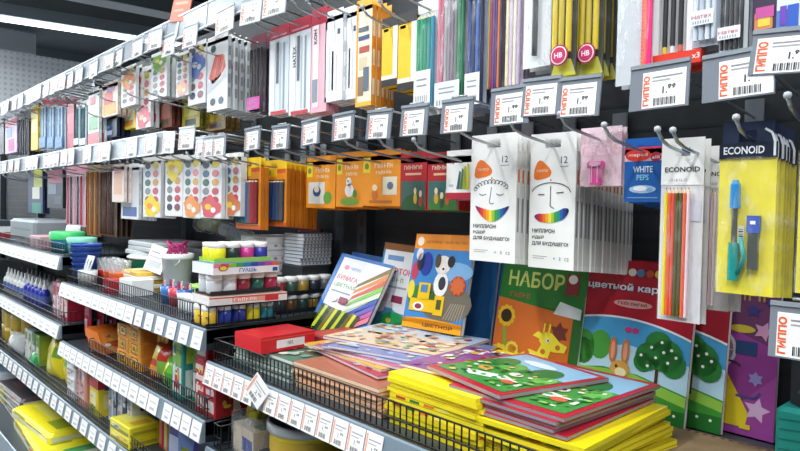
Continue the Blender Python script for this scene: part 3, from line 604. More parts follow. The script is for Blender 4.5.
def ruler_bag(w, h):
    t = thing('ruler_pack'); mb = MB(); mb.box(w*.24, w*.5, -.004, -.001, h*.04, h*.93, m('#f0307a', .3)); mb.box(w*.24, w*.36, -.005, -.004, h*.04, h*.93, m('#ff6a4a', .3))
    mb.face('front', -.005)
    for i in range(40): mb.rect(w*.24, h*(.06+i*.02), w*.24+w*(.05 if i % 5 else .09), h*(.063+i*.02), '#8f1f3f', 1)
    mb.build('ruler', t)['label'] = 'neon pink and red ruler'
    mb = MB(); mb.box(-w*.5, w*.5, .001, .002, .0, h*.93, m('#cfd5da')); tab(mb, w, h*.93, h, WHITE); mb.build('backing_card', t); bag(t, w, h*.93, .012, 0, .42, bump=.9)
    return t
H(ruler_bag, 'neon ruler packs', (616, 653, 0, 84), .855, 2, .02, 'clear crinkled pack with a neon pink ruler at its right side', 'ruler pack behind the crinkled front one', 'ruler pack', 'UN', htag=False, **kw)
H(tall_box('#3d86b4', '#2b6a90', [(0, .0, 1, .05, '#2f6aa8'), (.2, .05, 1, .11, '#5fc04a'), (.0, .07, .5, .13, '#8ac43e'), (.1, .12, .9, .2, '#c9a08a')], 'paint_box'), 'blue and green boxes', (597, 619, 0, 34), .93, 3, .02, 'blue box with green patches between the ruler pack and yellow pencils', 'blue and green box behind the front one', 'paint box', 'UN', htag=False, **kw)
def hb_pack(w, h):
    t = thing('pencil_pack'); mb = MB(); mb.box(-w/2, w/2, .001, .002, 0, h*.93, m('#3a3d34')); tab(mb, w, h*.93, h, '#3a3d34'); mb.face('front', .001); mb.poly([(-w/2, 0), (w/2, 0), (w*.3, h*.1), (-w*.3, h*.13)], '#d9d52c', 1); mb.build('backing_card', t)
    for i, x in enumerate((-.28, -.02, .26)): stick(t, 'pencil', x*w+.0, h*.14, h*.85, .0048, '#d9bf2c' if i != 1 else '#c7b12a', h*.03, '#3a3a3a', y=-.005)
    mb = MB(); mb.cyl((0, -.0125, h*.12), (0, -.0115, h*.12), w*.36, w*.36, '#b3164f', 18); mb.cyl((0, -.013, h*.12), (0, -.0125, h*.12), w*.31, w*.31, '#f2f0ee', 18); mb.cyl((0, -.0135, h*.12), (0, -.013, h*.12), w*.27, w*.27, '#c92460', 18)
    mb.face('front', -.0135); mb.text('HB', 0, h*.12-.004, .008, '#fbeef2', 1, w*.32, 'c', bold=True); mb.build('round_label', t)['label'] = 'pink round label'
    bag(t, w, h*.92, .011, 0, .12)
    return t
H(hb_pack, 'yellow pencils with the pink circle, right hook', (578, 604, 0, 74), .87, 3, .02, 'yellow pencil pack with pink round label, right of two alike', 'yellow pencil pack behind the right one with pink label', 'pencil pack', 'UN', htag=False, **kw)
H(hb_pack, 'yellow pencils with the pink circle, left hook', (551, 577, 0, 76), .85, 3, .02, 'yellow pencil pack with pink round label, left of two alike beside white pen pack', 'yellow pencil pack behind the left one with pink label', 'pencil pack', 'UN', htag=False, **kw)
H(sticks_pack(['#2a2d33'], 'pen_pack', 'pen', card='#f0f2f5', bagamt=.3, rr=.12, tipped=True, z0=.08), 'white pen packs', (523, 551, 0, 67), .86, 3, .018, 'white carded pack with a single black pen', 'white pen pack behind the single black pen', 'pen pack', 'UN', htag=False, **kw)
H(sticks_pack(['#e9dfb5', '#d9c6dd', '#efe8d0', '#cbb7d2'], card='#c9b8cc', bagamt=.34, tipped=False), 'pastel packs', (506, 524, 0, 90), .87, 3, .02, 'clear crinkled pack of pastel cream and lilac pencils', 'pastel pencil pack behind the front one', 'pencil pack', 'UN', htag=False, **kw)
H(sticks_pack(['#6fae3f', '#c9b24a', '#a83c5a', '#7a4a8c', '#5c3d7c', '#e07a4a', '#3a3550'], bagamt=.16, card='#5a4a52'), 'many coloured pencil packs', (485, 506, 0, 93), .87, 4, .02, 'clear pack of green, purple and orange pencils left of the pastel pack', 'coloured pencil pack behind the green and purple one', 'pencil pack', 'UN', htag=False, **kw)
def panda_pack(w, h):
    t = sticks_pack(['#2f4a8c', '#22345f', '#3b66b4', '#1f2a4a'], 'pen_pack', 'pen', card='#8f9ab0', lab=(.02, .24, '#eef0f2'), bagamt=.18)(w, h)
    for x in (-.25, .22):
        mb = MB(); mb.lathe([(0, -.009), (.006, -.007), (.009, 0), (.006, .007), (0, .009)], WHITE, (x*w, -.012, h*.80), 12)
        for s in (-1, 1): mb.lathe([(0, -.003), (.003, 0), (0, .003)], BLACK, (x*w+s*.006, -.012, h*.80+.008), 8); mb.lathe([(0, -.0025), (.0025, 0), (0, .0025)], BLACK, (x*w+s*.0035, -.0195, h*.80+.001), 8)
        mb.build('pen_topper', t)['label'] = 'small white ball topper with black dots'
    return t
H(panda_pack, 'blue pen packs', (468, 487, 0, 108), .86, 3, .02, 'clear pack of blue pens with small black and white ball toppers', 'blue pen pack behind the one with ball toppers', 'pen pack', 'UN', htag=False, ztop=.43)
H(sticks_pack(['#d87f98', '#c0566f', '#a9a3a8', '#8e8a90', '#8c6a84', '#6b7d72', '#2f8a5e', '#277a54'], bagamt=.3, card='#b9b2b8', lab=(.03, .2, '#e4e8ea')), 'pink and green clear packs', (437, 469, 0, 112), .865, 4, .016, 'clear pack of rose, grey and green pencils with white top', 'clear pencil pack behind the rose and green one', 'pencil pack', 'UN', htag=False, **kw)
H(sticks_pack(['#1f9a6a', '#25a878', '#1c8a70', '#2a9a8a', '#3f8fae'], lab=(.03, .35), bagamt=.2, card='#cfd8dc'), 'green pencil packs', (417, 438, 0, 110), .865, 3, .018, 'clear pack of green pencils with a tall white paper label', 'green pencil pack behind the front one', 'pencil pack', 'UN', htag=False, ztop=.40)
yb = [(0, .16, .72, .86, '#f0c61c'), (.72, .1, 1, .9, '#e7e9ea'), (0, .86, 1, 1, '#1d1c1e'), (.1, .80, .4, .84, INK), (.0, .0, 1, .1, '#1d1c1e'), (.0, .1, .7, .16, '#e9e4d2')]
H(tall_box('#e8bd18', '#17181a', yb, 'marker_box', .02, '#1c1b1d'), 'yellow and black boxes, right hook', (398, 417, 0, 90), .86, 2, .022, 'yellow and black box with white right edge, beside the green pencils', 'yellow and black box behind the right one', 'marker box', 'UN', htag=False, ztop=.385)
H(tall_box('#f0c61c', '#17181a', yb, 'marker_box', .02, '#1c1b1d'), 'yellow and black boxes, left hook', (382, 398, 0, 86), .86, 2, .022, 'yellow and black box beside the orange stack', 'yellow and black box behind the left one', 'marker box', 'UN', htag=False, ztop=.385)
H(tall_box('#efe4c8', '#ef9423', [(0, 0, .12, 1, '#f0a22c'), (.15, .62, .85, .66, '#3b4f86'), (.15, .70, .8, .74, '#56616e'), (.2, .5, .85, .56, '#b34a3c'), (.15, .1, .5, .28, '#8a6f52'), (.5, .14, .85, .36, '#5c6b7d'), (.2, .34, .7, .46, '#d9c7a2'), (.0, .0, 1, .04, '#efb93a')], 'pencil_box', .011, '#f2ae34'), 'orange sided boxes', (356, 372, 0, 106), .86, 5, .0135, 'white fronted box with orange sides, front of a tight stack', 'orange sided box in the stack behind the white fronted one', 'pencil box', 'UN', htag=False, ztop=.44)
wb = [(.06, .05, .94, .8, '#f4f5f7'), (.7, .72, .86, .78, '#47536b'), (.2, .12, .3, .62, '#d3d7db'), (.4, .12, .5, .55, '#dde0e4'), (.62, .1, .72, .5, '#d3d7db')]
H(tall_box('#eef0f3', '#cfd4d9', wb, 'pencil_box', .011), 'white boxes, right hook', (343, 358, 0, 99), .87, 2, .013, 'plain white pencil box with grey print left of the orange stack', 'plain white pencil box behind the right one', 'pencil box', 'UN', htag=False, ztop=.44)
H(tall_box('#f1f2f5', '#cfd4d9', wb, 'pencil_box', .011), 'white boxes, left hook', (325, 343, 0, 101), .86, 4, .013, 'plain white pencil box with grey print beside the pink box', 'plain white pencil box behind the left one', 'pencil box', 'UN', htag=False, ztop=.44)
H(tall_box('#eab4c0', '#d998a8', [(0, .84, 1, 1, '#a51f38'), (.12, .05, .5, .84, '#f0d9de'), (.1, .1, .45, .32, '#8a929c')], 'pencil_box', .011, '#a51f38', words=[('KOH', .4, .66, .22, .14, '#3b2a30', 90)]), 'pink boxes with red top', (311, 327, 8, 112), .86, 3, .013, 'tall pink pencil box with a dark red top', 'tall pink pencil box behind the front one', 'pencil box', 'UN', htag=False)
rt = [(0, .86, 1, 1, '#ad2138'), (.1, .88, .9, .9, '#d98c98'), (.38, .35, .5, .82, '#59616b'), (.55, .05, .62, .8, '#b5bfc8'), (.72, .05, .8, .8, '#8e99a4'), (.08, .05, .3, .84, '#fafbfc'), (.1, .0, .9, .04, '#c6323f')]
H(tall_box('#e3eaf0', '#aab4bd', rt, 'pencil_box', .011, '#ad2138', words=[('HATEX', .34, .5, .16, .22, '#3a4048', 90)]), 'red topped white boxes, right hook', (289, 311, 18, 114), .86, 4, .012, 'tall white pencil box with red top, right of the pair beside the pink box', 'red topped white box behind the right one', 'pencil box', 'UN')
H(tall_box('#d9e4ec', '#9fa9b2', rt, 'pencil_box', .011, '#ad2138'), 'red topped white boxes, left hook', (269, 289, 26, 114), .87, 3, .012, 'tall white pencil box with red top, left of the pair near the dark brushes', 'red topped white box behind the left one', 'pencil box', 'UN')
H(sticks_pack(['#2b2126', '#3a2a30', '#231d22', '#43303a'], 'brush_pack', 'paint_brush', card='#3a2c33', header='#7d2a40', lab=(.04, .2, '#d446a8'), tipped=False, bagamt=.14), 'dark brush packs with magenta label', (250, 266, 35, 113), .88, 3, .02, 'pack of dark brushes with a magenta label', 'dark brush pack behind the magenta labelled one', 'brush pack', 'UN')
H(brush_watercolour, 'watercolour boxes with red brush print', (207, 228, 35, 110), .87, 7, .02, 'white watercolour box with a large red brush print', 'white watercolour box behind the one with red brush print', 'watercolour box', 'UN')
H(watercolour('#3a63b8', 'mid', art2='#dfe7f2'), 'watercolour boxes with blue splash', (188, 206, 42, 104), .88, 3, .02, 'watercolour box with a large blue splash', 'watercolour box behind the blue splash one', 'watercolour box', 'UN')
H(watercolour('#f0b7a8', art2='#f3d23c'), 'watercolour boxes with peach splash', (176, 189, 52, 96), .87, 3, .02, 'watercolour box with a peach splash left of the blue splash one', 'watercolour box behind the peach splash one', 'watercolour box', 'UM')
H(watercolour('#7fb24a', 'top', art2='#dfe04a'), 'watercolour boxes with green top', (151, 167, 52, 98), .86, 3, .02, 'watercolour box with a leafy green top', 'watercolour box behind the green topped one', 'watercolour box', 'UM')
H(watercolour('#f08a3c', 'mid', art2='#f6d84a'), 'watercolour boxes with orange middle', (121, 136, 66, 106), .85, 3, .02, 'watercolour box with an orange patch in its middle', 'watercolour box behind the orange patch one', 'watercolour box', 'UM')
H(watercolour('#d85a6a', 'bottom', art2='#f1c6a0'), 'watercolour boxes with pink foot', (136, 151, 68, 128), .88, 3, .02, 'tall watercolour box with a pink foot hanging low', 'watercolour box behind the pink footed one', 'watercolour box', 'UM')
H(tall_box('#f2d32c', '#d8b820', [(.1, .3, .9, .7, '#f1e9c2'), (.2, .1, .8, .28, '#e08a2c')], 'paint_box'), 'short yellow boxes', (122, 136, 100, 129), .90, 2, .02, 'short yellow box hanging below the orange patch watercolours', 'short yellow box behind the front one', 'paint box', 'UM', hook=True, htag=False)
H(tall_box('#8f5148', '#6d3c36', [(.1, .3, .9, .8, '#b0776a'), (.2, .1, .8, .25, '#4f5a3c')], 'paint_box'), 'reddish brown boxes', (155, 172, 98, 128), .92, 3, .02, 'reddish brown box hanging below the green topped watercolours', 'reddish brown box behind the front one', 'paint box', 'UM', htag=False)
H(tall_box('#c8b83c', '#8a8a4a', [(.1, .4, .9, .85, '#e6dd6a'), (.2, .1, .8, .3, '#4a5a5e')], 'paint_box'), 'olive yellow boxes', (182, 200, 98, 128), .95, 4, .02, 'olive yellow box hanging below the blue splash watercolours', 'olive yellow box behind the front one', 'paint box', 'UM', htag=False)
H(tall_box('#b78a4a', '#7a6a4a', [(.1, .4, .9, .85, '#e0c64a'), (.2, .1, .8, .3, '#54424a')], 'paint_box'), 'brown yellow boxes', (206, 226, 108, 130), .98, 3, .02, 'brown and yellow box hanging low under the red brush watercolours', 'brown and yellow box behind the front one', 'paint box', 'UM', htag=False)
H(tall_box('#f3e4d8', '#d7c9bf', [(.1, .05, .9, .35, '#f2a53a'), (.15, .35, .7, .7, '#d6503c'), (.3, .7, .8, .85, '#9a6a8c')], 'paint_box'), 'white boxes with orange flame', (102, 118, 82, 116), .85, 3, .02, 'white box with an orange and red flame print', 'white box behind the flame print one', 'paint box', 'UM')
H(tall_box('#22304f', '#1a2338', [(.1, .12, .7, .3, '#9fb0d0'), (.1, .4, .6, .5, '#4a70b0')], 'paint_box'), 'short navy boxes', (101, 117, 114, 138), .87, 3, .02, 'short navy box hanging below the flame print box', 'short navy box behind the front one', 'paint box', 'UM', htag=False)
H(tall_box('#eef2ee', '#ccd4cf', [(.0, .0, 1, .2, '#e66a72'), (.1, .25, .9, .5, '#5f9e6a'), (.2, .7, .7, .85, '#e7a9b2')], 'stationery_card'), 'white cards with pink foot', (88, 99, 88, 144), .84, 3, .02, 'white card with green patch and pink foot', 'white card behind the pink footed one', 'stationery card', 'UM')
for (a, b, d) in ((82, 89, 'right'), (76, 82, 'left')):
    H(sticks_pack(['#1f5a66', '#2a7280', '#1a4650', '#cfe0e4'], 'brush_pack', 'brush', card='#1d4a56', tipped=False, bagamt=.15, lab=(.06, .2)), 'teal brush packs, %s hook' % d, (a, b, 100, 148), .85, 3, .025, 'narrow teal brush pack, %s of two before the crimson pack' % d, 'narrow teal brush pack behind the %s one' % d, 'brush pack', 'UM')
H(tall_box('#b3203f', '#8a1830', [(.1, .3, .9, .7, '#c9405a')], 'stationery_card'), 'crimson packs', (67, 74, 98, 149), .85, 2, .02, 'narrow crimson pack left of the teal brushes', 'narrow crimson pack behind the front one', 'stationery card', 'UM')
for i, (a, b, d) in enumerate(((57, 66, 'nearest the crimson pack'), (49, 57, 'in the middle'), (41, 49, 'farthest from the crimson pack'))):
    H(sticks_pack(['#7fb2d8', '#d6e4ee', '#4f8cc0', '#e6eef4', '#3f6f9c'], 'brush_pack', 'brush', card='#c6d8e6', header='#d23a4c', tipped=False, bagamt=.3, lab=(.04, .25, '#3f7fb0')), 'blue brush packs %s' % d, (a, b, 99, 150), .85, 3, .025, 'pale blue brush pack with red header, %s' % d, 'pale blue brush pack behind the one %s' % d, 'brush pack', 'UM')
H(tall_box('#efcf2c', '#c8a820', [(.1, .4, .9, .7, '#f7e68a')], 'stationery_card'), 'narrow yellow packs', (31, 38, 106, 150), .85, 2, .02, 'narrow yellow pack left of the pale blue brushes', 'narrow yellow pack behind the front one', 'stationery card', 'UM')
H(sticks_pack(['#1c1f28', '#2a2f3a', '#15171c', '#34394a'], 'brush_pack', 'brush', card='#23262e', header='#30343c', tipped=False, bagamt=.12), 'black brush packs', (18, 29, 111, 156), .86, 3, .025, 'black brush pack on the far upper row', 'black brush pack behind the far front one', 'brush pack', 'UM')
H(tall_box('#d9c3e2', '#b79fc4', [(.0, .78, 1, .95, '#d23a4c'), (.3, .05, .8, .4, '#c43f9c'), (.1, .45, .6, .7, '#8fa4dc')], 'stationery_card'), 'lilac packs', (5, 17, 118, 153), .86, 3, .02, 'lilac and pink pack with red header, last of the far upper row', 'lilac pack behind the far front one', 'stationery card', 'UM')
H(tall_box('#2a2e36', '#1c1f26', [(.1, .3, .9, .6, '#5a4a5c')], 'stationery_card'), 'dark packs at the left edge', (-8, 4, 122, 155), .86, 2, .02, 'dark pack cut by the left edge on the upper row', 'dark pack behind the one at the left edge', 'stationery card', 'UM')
# tags of which only the top strip of hooks shows, in front of emptied hooks
for i, (x, z, row, what) in enumerate([(p, .508, 'u', '') for p in (-2.35, -2.6, -2.72, -2.95, -3.1, -3.25, -3.4, -3.55, -3.7, -3.85, -4.0, -4.15, -4.3)]):
    if any(abs(x-a) < .035 and abs(z-b) < .06 for a, b in HOOKS): x -= .05
    if any(abs(x-a) < .03 and abs(z-b) < .06 for a, b in HOOKS): continue
    make_hook(x, .44, z, 'empty wire display hook in the far part of the upper row')
    make_tag(x, z, 'small white price tag before an empty hook in the far part of the upper row', w=.1, h=.064, frac=.93, holder='#b9c1c8', y=.787+(i % 3)*.004)
for i, x in enumerate((-2.95, -3.1, -3.25, -3.42, -3.58, -3.75, -3.92, -4.1)):
    if any(abs(x-a) < .035 and abs(.185-b) < .05 for a, b in HOOKS): x -= .05
    if any(abs(x-a) < .03 and abs(.185-b) < .05 for a, b in HOOKS): continue
    make_hook(x, .13, .185, 'empty wire display hook in the far part of the lower row')
    make_tag(x, .183, 'small white price tag before an empty hook in the far part of the lower row', w=.1, h=.062, frac=.93, holder='#b9c1c8', y=.787+(i % 3)*.004)
for px, lb in ((541, 'price tag left in the wide pair above the straight haired face box'), (579, 'price tag right in the wide pair above the pink eraser bag')):
    p = atY(px, 99, .787); make_tag(p[0], p[2]+.002, lb, w=.066, h=.054, frac=.82, roll=.03)
make_hook(-.232, .12, .175, 'wire display hook at the right edge above the dark bundle')
make_tag(-.232, .180, 'rightmost large price tag under the dark violet box', w=.078, h=.048, frac=.9, shift=.002, roll=.08)
mb = MB(); mb.box(-.055, .055, -.001, .001, 0, .075, '#c9583a'); mb.box(-.055, .055, -.002, -.001, .0, .075, '#d4694a'); mb.face('front', -.002); mb.rect(-.04, .05, .04, .058, '#e8a48a'); mb.rect(-.04, .03, .02, .036, '#e8a48a'); mb.box(-.006, .006, -.001, .001, -.05, 0, '#c3cad0')
o = mb.build('shelf_flag'); put(o, -1.835, .795, .535, R(4), R(-8), R(8)); tag(o, 'small orange red flag card sticking up above the upper row of tags', 'sign')
sm = m('#c6d0d8', .25, 0, 0, .55)
for k in range(13):
    for z, g, lim in ((.516, 'upper', -1.2), (.186, 'lower', -1.75)):
        x = -4.62+k*.27+.135
        if x+.13 > lim: continue
        mb = MB(); mb.box(-.132, .132, -.001, .001, -.03, .034, sm); mb.box(-.132, .132, -.003, .003, .032, .037, m('#d9e0e5', .3)); mb.box(-.132, .132, -.003, .003, -.033, -.029, m('#d9e0e5', .3))
        o = mb.build('label_strip'); put(o, x, .7955, z, 0, R(-4)); tag(o, 'pale clear plastic strip behind the small tags of the %s hook row' % g, 'label strip', 'clear strips of the %s row' % g)
# tags along the nearest bay whose hooks hang at the upper row, seen over the lower row

# ------------------------------------------------------------------ extra tag low at the right edge
make_hook(-.205, -.125, -.118, 'wire display hook low at the right edge, over the teal box')
make_tag(-.205, -.124, 'price tag low at the right edge before the dark bundle', y=.775, price='2.⁹⁹', w=.066, h=.058, frac=.86, shift=.003)

# ------------------------------------------------------------------ leaning craft books
def book(name, w, h, t, cover, art, spine=None, pages='#e9e6de'):
    mb = MB(); mb.box(-w/2, w/2, 0, t, 0, h, m(pages)); mb.box(-w/2, w/2, -.0006, 0, 0, h, m(cover, .25)); mb.box(-w/2, w/2, t, t+.0006, 0, h, m(cover, .25)); mb.box(-w/2-.0006, -w/2, -.0006, t+.0006, 0, h, m(spine or cover, .25))
    mb.face('front', -.0006); art(mb, lambda u: u*w-w/2, lambda v: v*h, w, h)
    return mb.build(name)
G = lambda c: m(c, .28)
def art_paper(mb, U, V, w, h):
    mb.poly([(U(.08), V(.35)), (U(.66), V(.3)), (U(.98), V(.66)), (U(.98), V(.96)), (U(.08), V(.96))], G('#e9ecf2'), 1)
    for i, c in enumerate(('#7f6a35', '#d88a3a', '#cf5b3a', '#7fbf4a', '#cfe6c0', '#3f56a8', '#6a62b8', '#b85a9c', '#d77a8a')):
        a = .9-i*.075; mb.poly([(U(.52), V(a-.28)), (U(.55), V(a-.22)), (U(1.0), V(a+.07)), (U(1.0), V(a-.0))], G(c), 2+i)
    mb.ell(U(.22), V(.84), w*.05, h*.03, G('#e88a9a'), 2); mb.text('гиппо', U(.3), V(.82), h*.035, '#5f86c4', 2, w*.2)
    mb.text('БУМАГА', U(.12), V(.68), h*.06, '#d86a7e', 2, w*.40, bold=True); mb.text('ЦВЕТНАЯ', U(.12), V(.58), h*.06, '#6fa85a', 2, w*.42, bold=True); mb.rect(U(.12), V(.52), U(.5), V(.54), '#8d97a4', 2)
    mb.ell(U(.25), V(.44), w*.07, h*.045, G('#e9e2e6'), 12); mb.rect(U(.36), V(.40), U(.52), V(.48), G('#8f2f4a'), 12)
    for i in range(11):
        c = ('#3a4a22', '#c9d23a', '#274a2c', '#7d6a2c', '#d8d84a')[i % 5]; mb.poly([(U(.0+i*.07), V(.02)), (U(.06+i*.07), V(.02)), (U(.16+i*.07), V(.33)), (U(.10+i*.07), V(.33))], G(c), 13)
def art_board(mb, U, V, w, h):
    mb.rect(U(.04), V(.36), U(.96), V(.93), G('#e2e6e8'), 1); mb.rect(U(0), V(.93), U(1), V(1), G('#8a5a2c'), 1)
    mb.rect(U(.12), V(.83), U(.45), V(.88), G('#6f93c4'), 2); mb.text('КАРТОН', U(.12), V(.70), h*.06, '#d05a6a', 2, w*.55, bold=True); mb.marks(5, U(.12), V(.62), h*.045, '#8fae5a', 2, w*.42); mb.rect(U(.12), V(.56), U(.6), V(.58), '#9aa2aa', 2)
    mb.ell(U(.2), V(.46), w*.08, h*.05, G('#dfb6c0'), 2); mb.rect(U(.34), V(.42), U(.56), V(.49), G('#8f3a52'), 2)
    for i, c in enumerate(('#3f3a52', '#9a4a6a', '#d25a8a', '#7a9a3a', '#e0d24a')): mb.poly([(U(.68+i*.02), V(.42+i*.03)), (U(.98), V(.5+i*.03)), (U(.98), V(.58+i*.06)), (U(.74+i*.02), V(.54+i*.06))], G(c), 3+i)
    mb.rect(U(0), V(0), U(1), V(.36), G('#4f9cc4'), 2); mb.ell(U(.45), V(.2), w*.3, h*.13, G('#2f9e5a'), 3); mb.ell(U(.66), V(.16), w*.22, h*.1, G('#238a4e'), 4); mb.ell(U(.36), V(.24), w*.05, h*.025, G('#e9e24a'), 5); mb.ell(U(.1), V(.34), w*.14, h*.04, G('#e6eef2'), 3); mb.ell(U(.6), V(.36), w*.2, h*.035, G('#e6eef2'), 3)
def art_dog(mb, U, V, w, h):
    mb.rect(U(0), V(0), U(1), V(.84), G('#3f86c8'), 1); mb.rect(U(0), V(.84), U(1), V(1), G('#f0962a'), 2); mb.ell(U(.1), V(.92), w*.06, h*.05, G('#f3e9d8'), 3); mb.text('ДЕТСКОЕ ТВОРЧЕСТВО', U(.2), V(.9), h*.03, '#9a3a1c', 3, w*.7)
    mb.rect(U(0), V(.0), U(1), V(.1), G('#f2a024'), 5); mb.poly([(U(0), V(.1)), (U(.35), V(.12)), (U(1), V(.1)), (U(1), V(.05)), (U(0), V(.05))], G('#f2a024'), 5); mb.text('ЦВЕТНОЙ', U(.36), V(.025), h*.05, '#5a3418', 6, w*.5, bold=True)
    mb.ell(U(.66), V(.3), w*.44, h*.2, G('#6f6a5c'), 2); mb.ell(U(.28), V(.32), w*.26, h*.14, G('#3f7d3a'), 2); mb.ell(U(.75), V(.62), w*.3, h*.1, G('#7fb0dc'), 2)
    for x, z, c, a, b in ((.04, .60, '#c43f5a', .06, .1), (.12, .7, '#2f3a4a', .07, .1), (.22, .68, '#2a3f9c', .11, .13), (.02, .40, '#e3d23a', .06, .1), (.08, .78, '#e9e2ea', .06, .07)): mb.ell(U(x+.04), V(z), w*a, h*b, G(c), 3)
    mb.ell(U(.55), V(.68), w*.13, h*.1, G('#e9e3da'), 4); mb.ell(U(.46), V(.72), w*.05, h*.075, G('#54483f'), 5); mb.ell(U(.68), V(.72), w*.06, h*.06, G('#2f2b2c'), 5); mb.ell(U(.56), V(.63), w*.05, h*.04, G('#f5efe6'), 6); mb.ell(U(.57), V(.64), w*.018, h*.014, G('#1c1a1c'), 7)
    mb.ell(U(.56), V(.48), w*.12, h*.13, G('#f1f1f0'), 4); mb.ell(U(.58), V(.49), w*.06, h*.07, G('#3a3c46'), 5); mb.ell(U(.84), V(.48), w*.13, h*.1, G('#b8452c'), 4); mb.star(U(.84), V(.48), w*.13, G('#cf6a3a'), 5, 9, .7)
    for x, z, a, b in ((.08, .18, .42, .13), (.2, .3, .2, .18), (.5, .16, .16, .2)): mb.rect(U(x), V(z), U(x+a), V(z+b), G('#f0bf1e'), 6)
    mb.ell(U(.24), V(.23), w*.1, h*.045, G('#f5f2e6'), 7); mb.ell(U(.24), V(.23), w*.06, h*.028, G('#8a3a4a'), 8); mb.rect(U(.24), V(.38), U(.36), V(.46), G('#4f86b0'), 7); mb.rect(U(.54), V(.22), U(.62), V(.32), G('#4a5a34'), 7)
    for i in range(7): mb.stroke([(U(.68+i*.045), V(.13)), (U(.78+i*.035), V(.3))], .0025, G('#a59a86'), 3)
def flower(mb, u, v, r, pet, eye, l):
    for i in range(11): mb.ell(u+r*.75*math.cos(i*.571), v+r*.75*math.sin(i*.571), r*.28, r*.28, G(pet), l, 8)
    mb.ell(u, v, r*.62, r*.62, G(eye), l+1)
def art_set(mb, U, V, w, h):
    mb.rect(U(0), V(.66), U(1), V(1), G('#2c7a2f'), 1); mb.poly([(U(0), V(0)), (U(.9), V(0)), (U(.9), V(.62)), (U(.0), V(.70))], G('#d9712c'), 2); mb.rect(U(.9), V(0), U(1), V(.66), G('#2f6a2c'), 1)
    mb.text('НАБОР', U(.1), V(.80), h*.13, '#c8d86a', 3, w*.66, bold=True); mb.rect(U(.78), V(.78), U(.92), V(.94), G('#8f2f35'), 3); mb.ell(U(.85), V(.9), w*.05, h*.035, G('#efe9e4'), 4); mb.marks(5, U(.14), V(.71), h*.04, '#b0602c', 3, w*.26)
    mb.poly([(U(.68), V(.62)), (U(.98), V(.6)), (U(.98), V(.68)), (U(.74), V(.72))], G('#dfe9ea'), 4)
    mb.stroke([(U(.14), V(.1)), (U(.16), V(.3)), (U(.12), V(.46))], .008, G('#7fae3a'), 3); flower(mb, U(.13), V(.55), w*.11, '#efc02c', '#3a2a1c', 4); flower(mb, U(.1), V(.22), w*.12, '#f0d23a', '#a8522c', 5); flower(mb, U(.25), V(.29), w*.08, '#f2d84a', '#d89a2c', 4)
    V0 = V; V = lambda v: V0(v+.10)
    yl = G('#f2e23a'); br = G('#c9762c')
    mb.poly([(U(.24), V(.06)), (U(.42), V(.04)), (U(.62), V(.06)), (U(.60), V(.20)), (U(.46), V(.22)), (U(.34), V(.16))], yl, 4); mb.ell(U(.50), V(.10), w*.1, h*.09, G('#f4f3ea'), 6)
    mb.poly([(U(.52), V(.08)), (U(.66), V(.10)), (U(.72), V(.28)), (U(.62), V(.32)), (U(.55), V(.2))], yl, 5)
    mb.poly([(U(.56), V(.30)), (U(.60), V(.37)), (U(.70), V(.37)), (U(.80), V(.31)), (U(.88), V(.29)), (U(.86), V(.24)), (U(.74), V(.23)), (U(.62), V(.25))], yl, 6)
    mb.poly([(U(.48), V(.33)), (U(.58), V(.31)), (U(.60), V(.35)), (U(.54), V(.37))], yl, 5); mb.poly([(U(.2), V(.2)), (U(.34), V(.12)), (U(.36), V(.16)), (U(.24), V(.24))], yl, 5)
    for q in (.60, .66): mb.stroke([(U(q), V(.35)), (U(q+.01), V(.45))], .004, yl, 6); mb.ell(U(q+.01), V(.45), w*.018, h*.014, br, 7, 8)
    mb.star(U(.77), V(.38), w*.11, G('#7a3a30'), 4, 6, .6); mb.ell(U(.66), V(.31), w*.02, h*.018, G('#f8f6ee'), 7); mb.ell(U(.665), V(.31), w*.009, h*.009, G('#2a1c14'), 8)
    for x, z in ((.34, .11), (.44, .19), (.58, .14), (.62, .22), (.66, .16), (.28, .2), (.78, .27)): mb.ell(U(x), V(z), w*.028, h*.02, br, 7)
def meadow(mb, U, V, w, h, s=1., top=.62):
    pts = [(U(i/16), V(top-.06*(i/16-.4)**2*4)) for i in range(17)]
    mb.poly([(U(0), V(0)), (U(1), V(0))]+pts[::-1], G('#4aa0d4'), 2); mb.poly([(U(0), V(.18)), (U(1), V(.18)), (U(1), V(.38)), (U(.5), V(.45)), (U(0), V(.38))], G('#b9dcee'), 3)
    mb.stroke([(p[0], p[1]) for p in pts], .0035, G('#e9f1f4'), 4)
    for x, z, r, c in ((.1, .40, .12, '#3f8f3a'), (.25, .42, .11, '#4a9a3f'), (-.0, .36, .1, '#357d34')): mb.ell(U(max(.1, x)), V(z), w*min(r, .1), h*r*.9, G(c), 4)
    mb.poly([(U(0), V(0)), (U(1), V(0)), (U(1), V(.2)), (U(.6), V(.27)), (U(.3), V(.28)), (U(0), V(.24))], G('#3d8f35'), 5); mb.poly([(U(0), V(.2)), (U(.3), V(.24)), (U(1), V(.13)), (U(1), V(.19)), (U(.5), V(.28)), (U(0), V(.25))], G('#8fc04a'), 6); mb.rect(U(0), V(0), U(1), V(.1), G('#246a2c'), 6)
    mb.rect(U(.745), V(.2), U(.77), V(.33), G('#4a3a22'), 7)
    for x, z, r in ((.68, .40, .11), (.82, .42, .13), (.75, .48, .11), (.88, .37, .1), (.64, .36, .08)): mb.ell(U(x), V(z), w*r, h*r*.8, G('#2c7a35'), 8)
    for x, z in ((.62, .4), (.7, .46), (.78, .5), (.86, .46), (.74, .4), (.84, .38), (.68, .34), (.9, .42), (.8, .44)): mb.ell(U(x), V(z), w*.013, h*.01, G('#eef3e6'), 9, 8)
    for i in range(12): mb.ell(U(.06+.9*((i*37) % 100)/100), V(.05+.05*((i*53) % 10)/10), w*.012, h*.009, G('#e6efe0'), 8, 8)
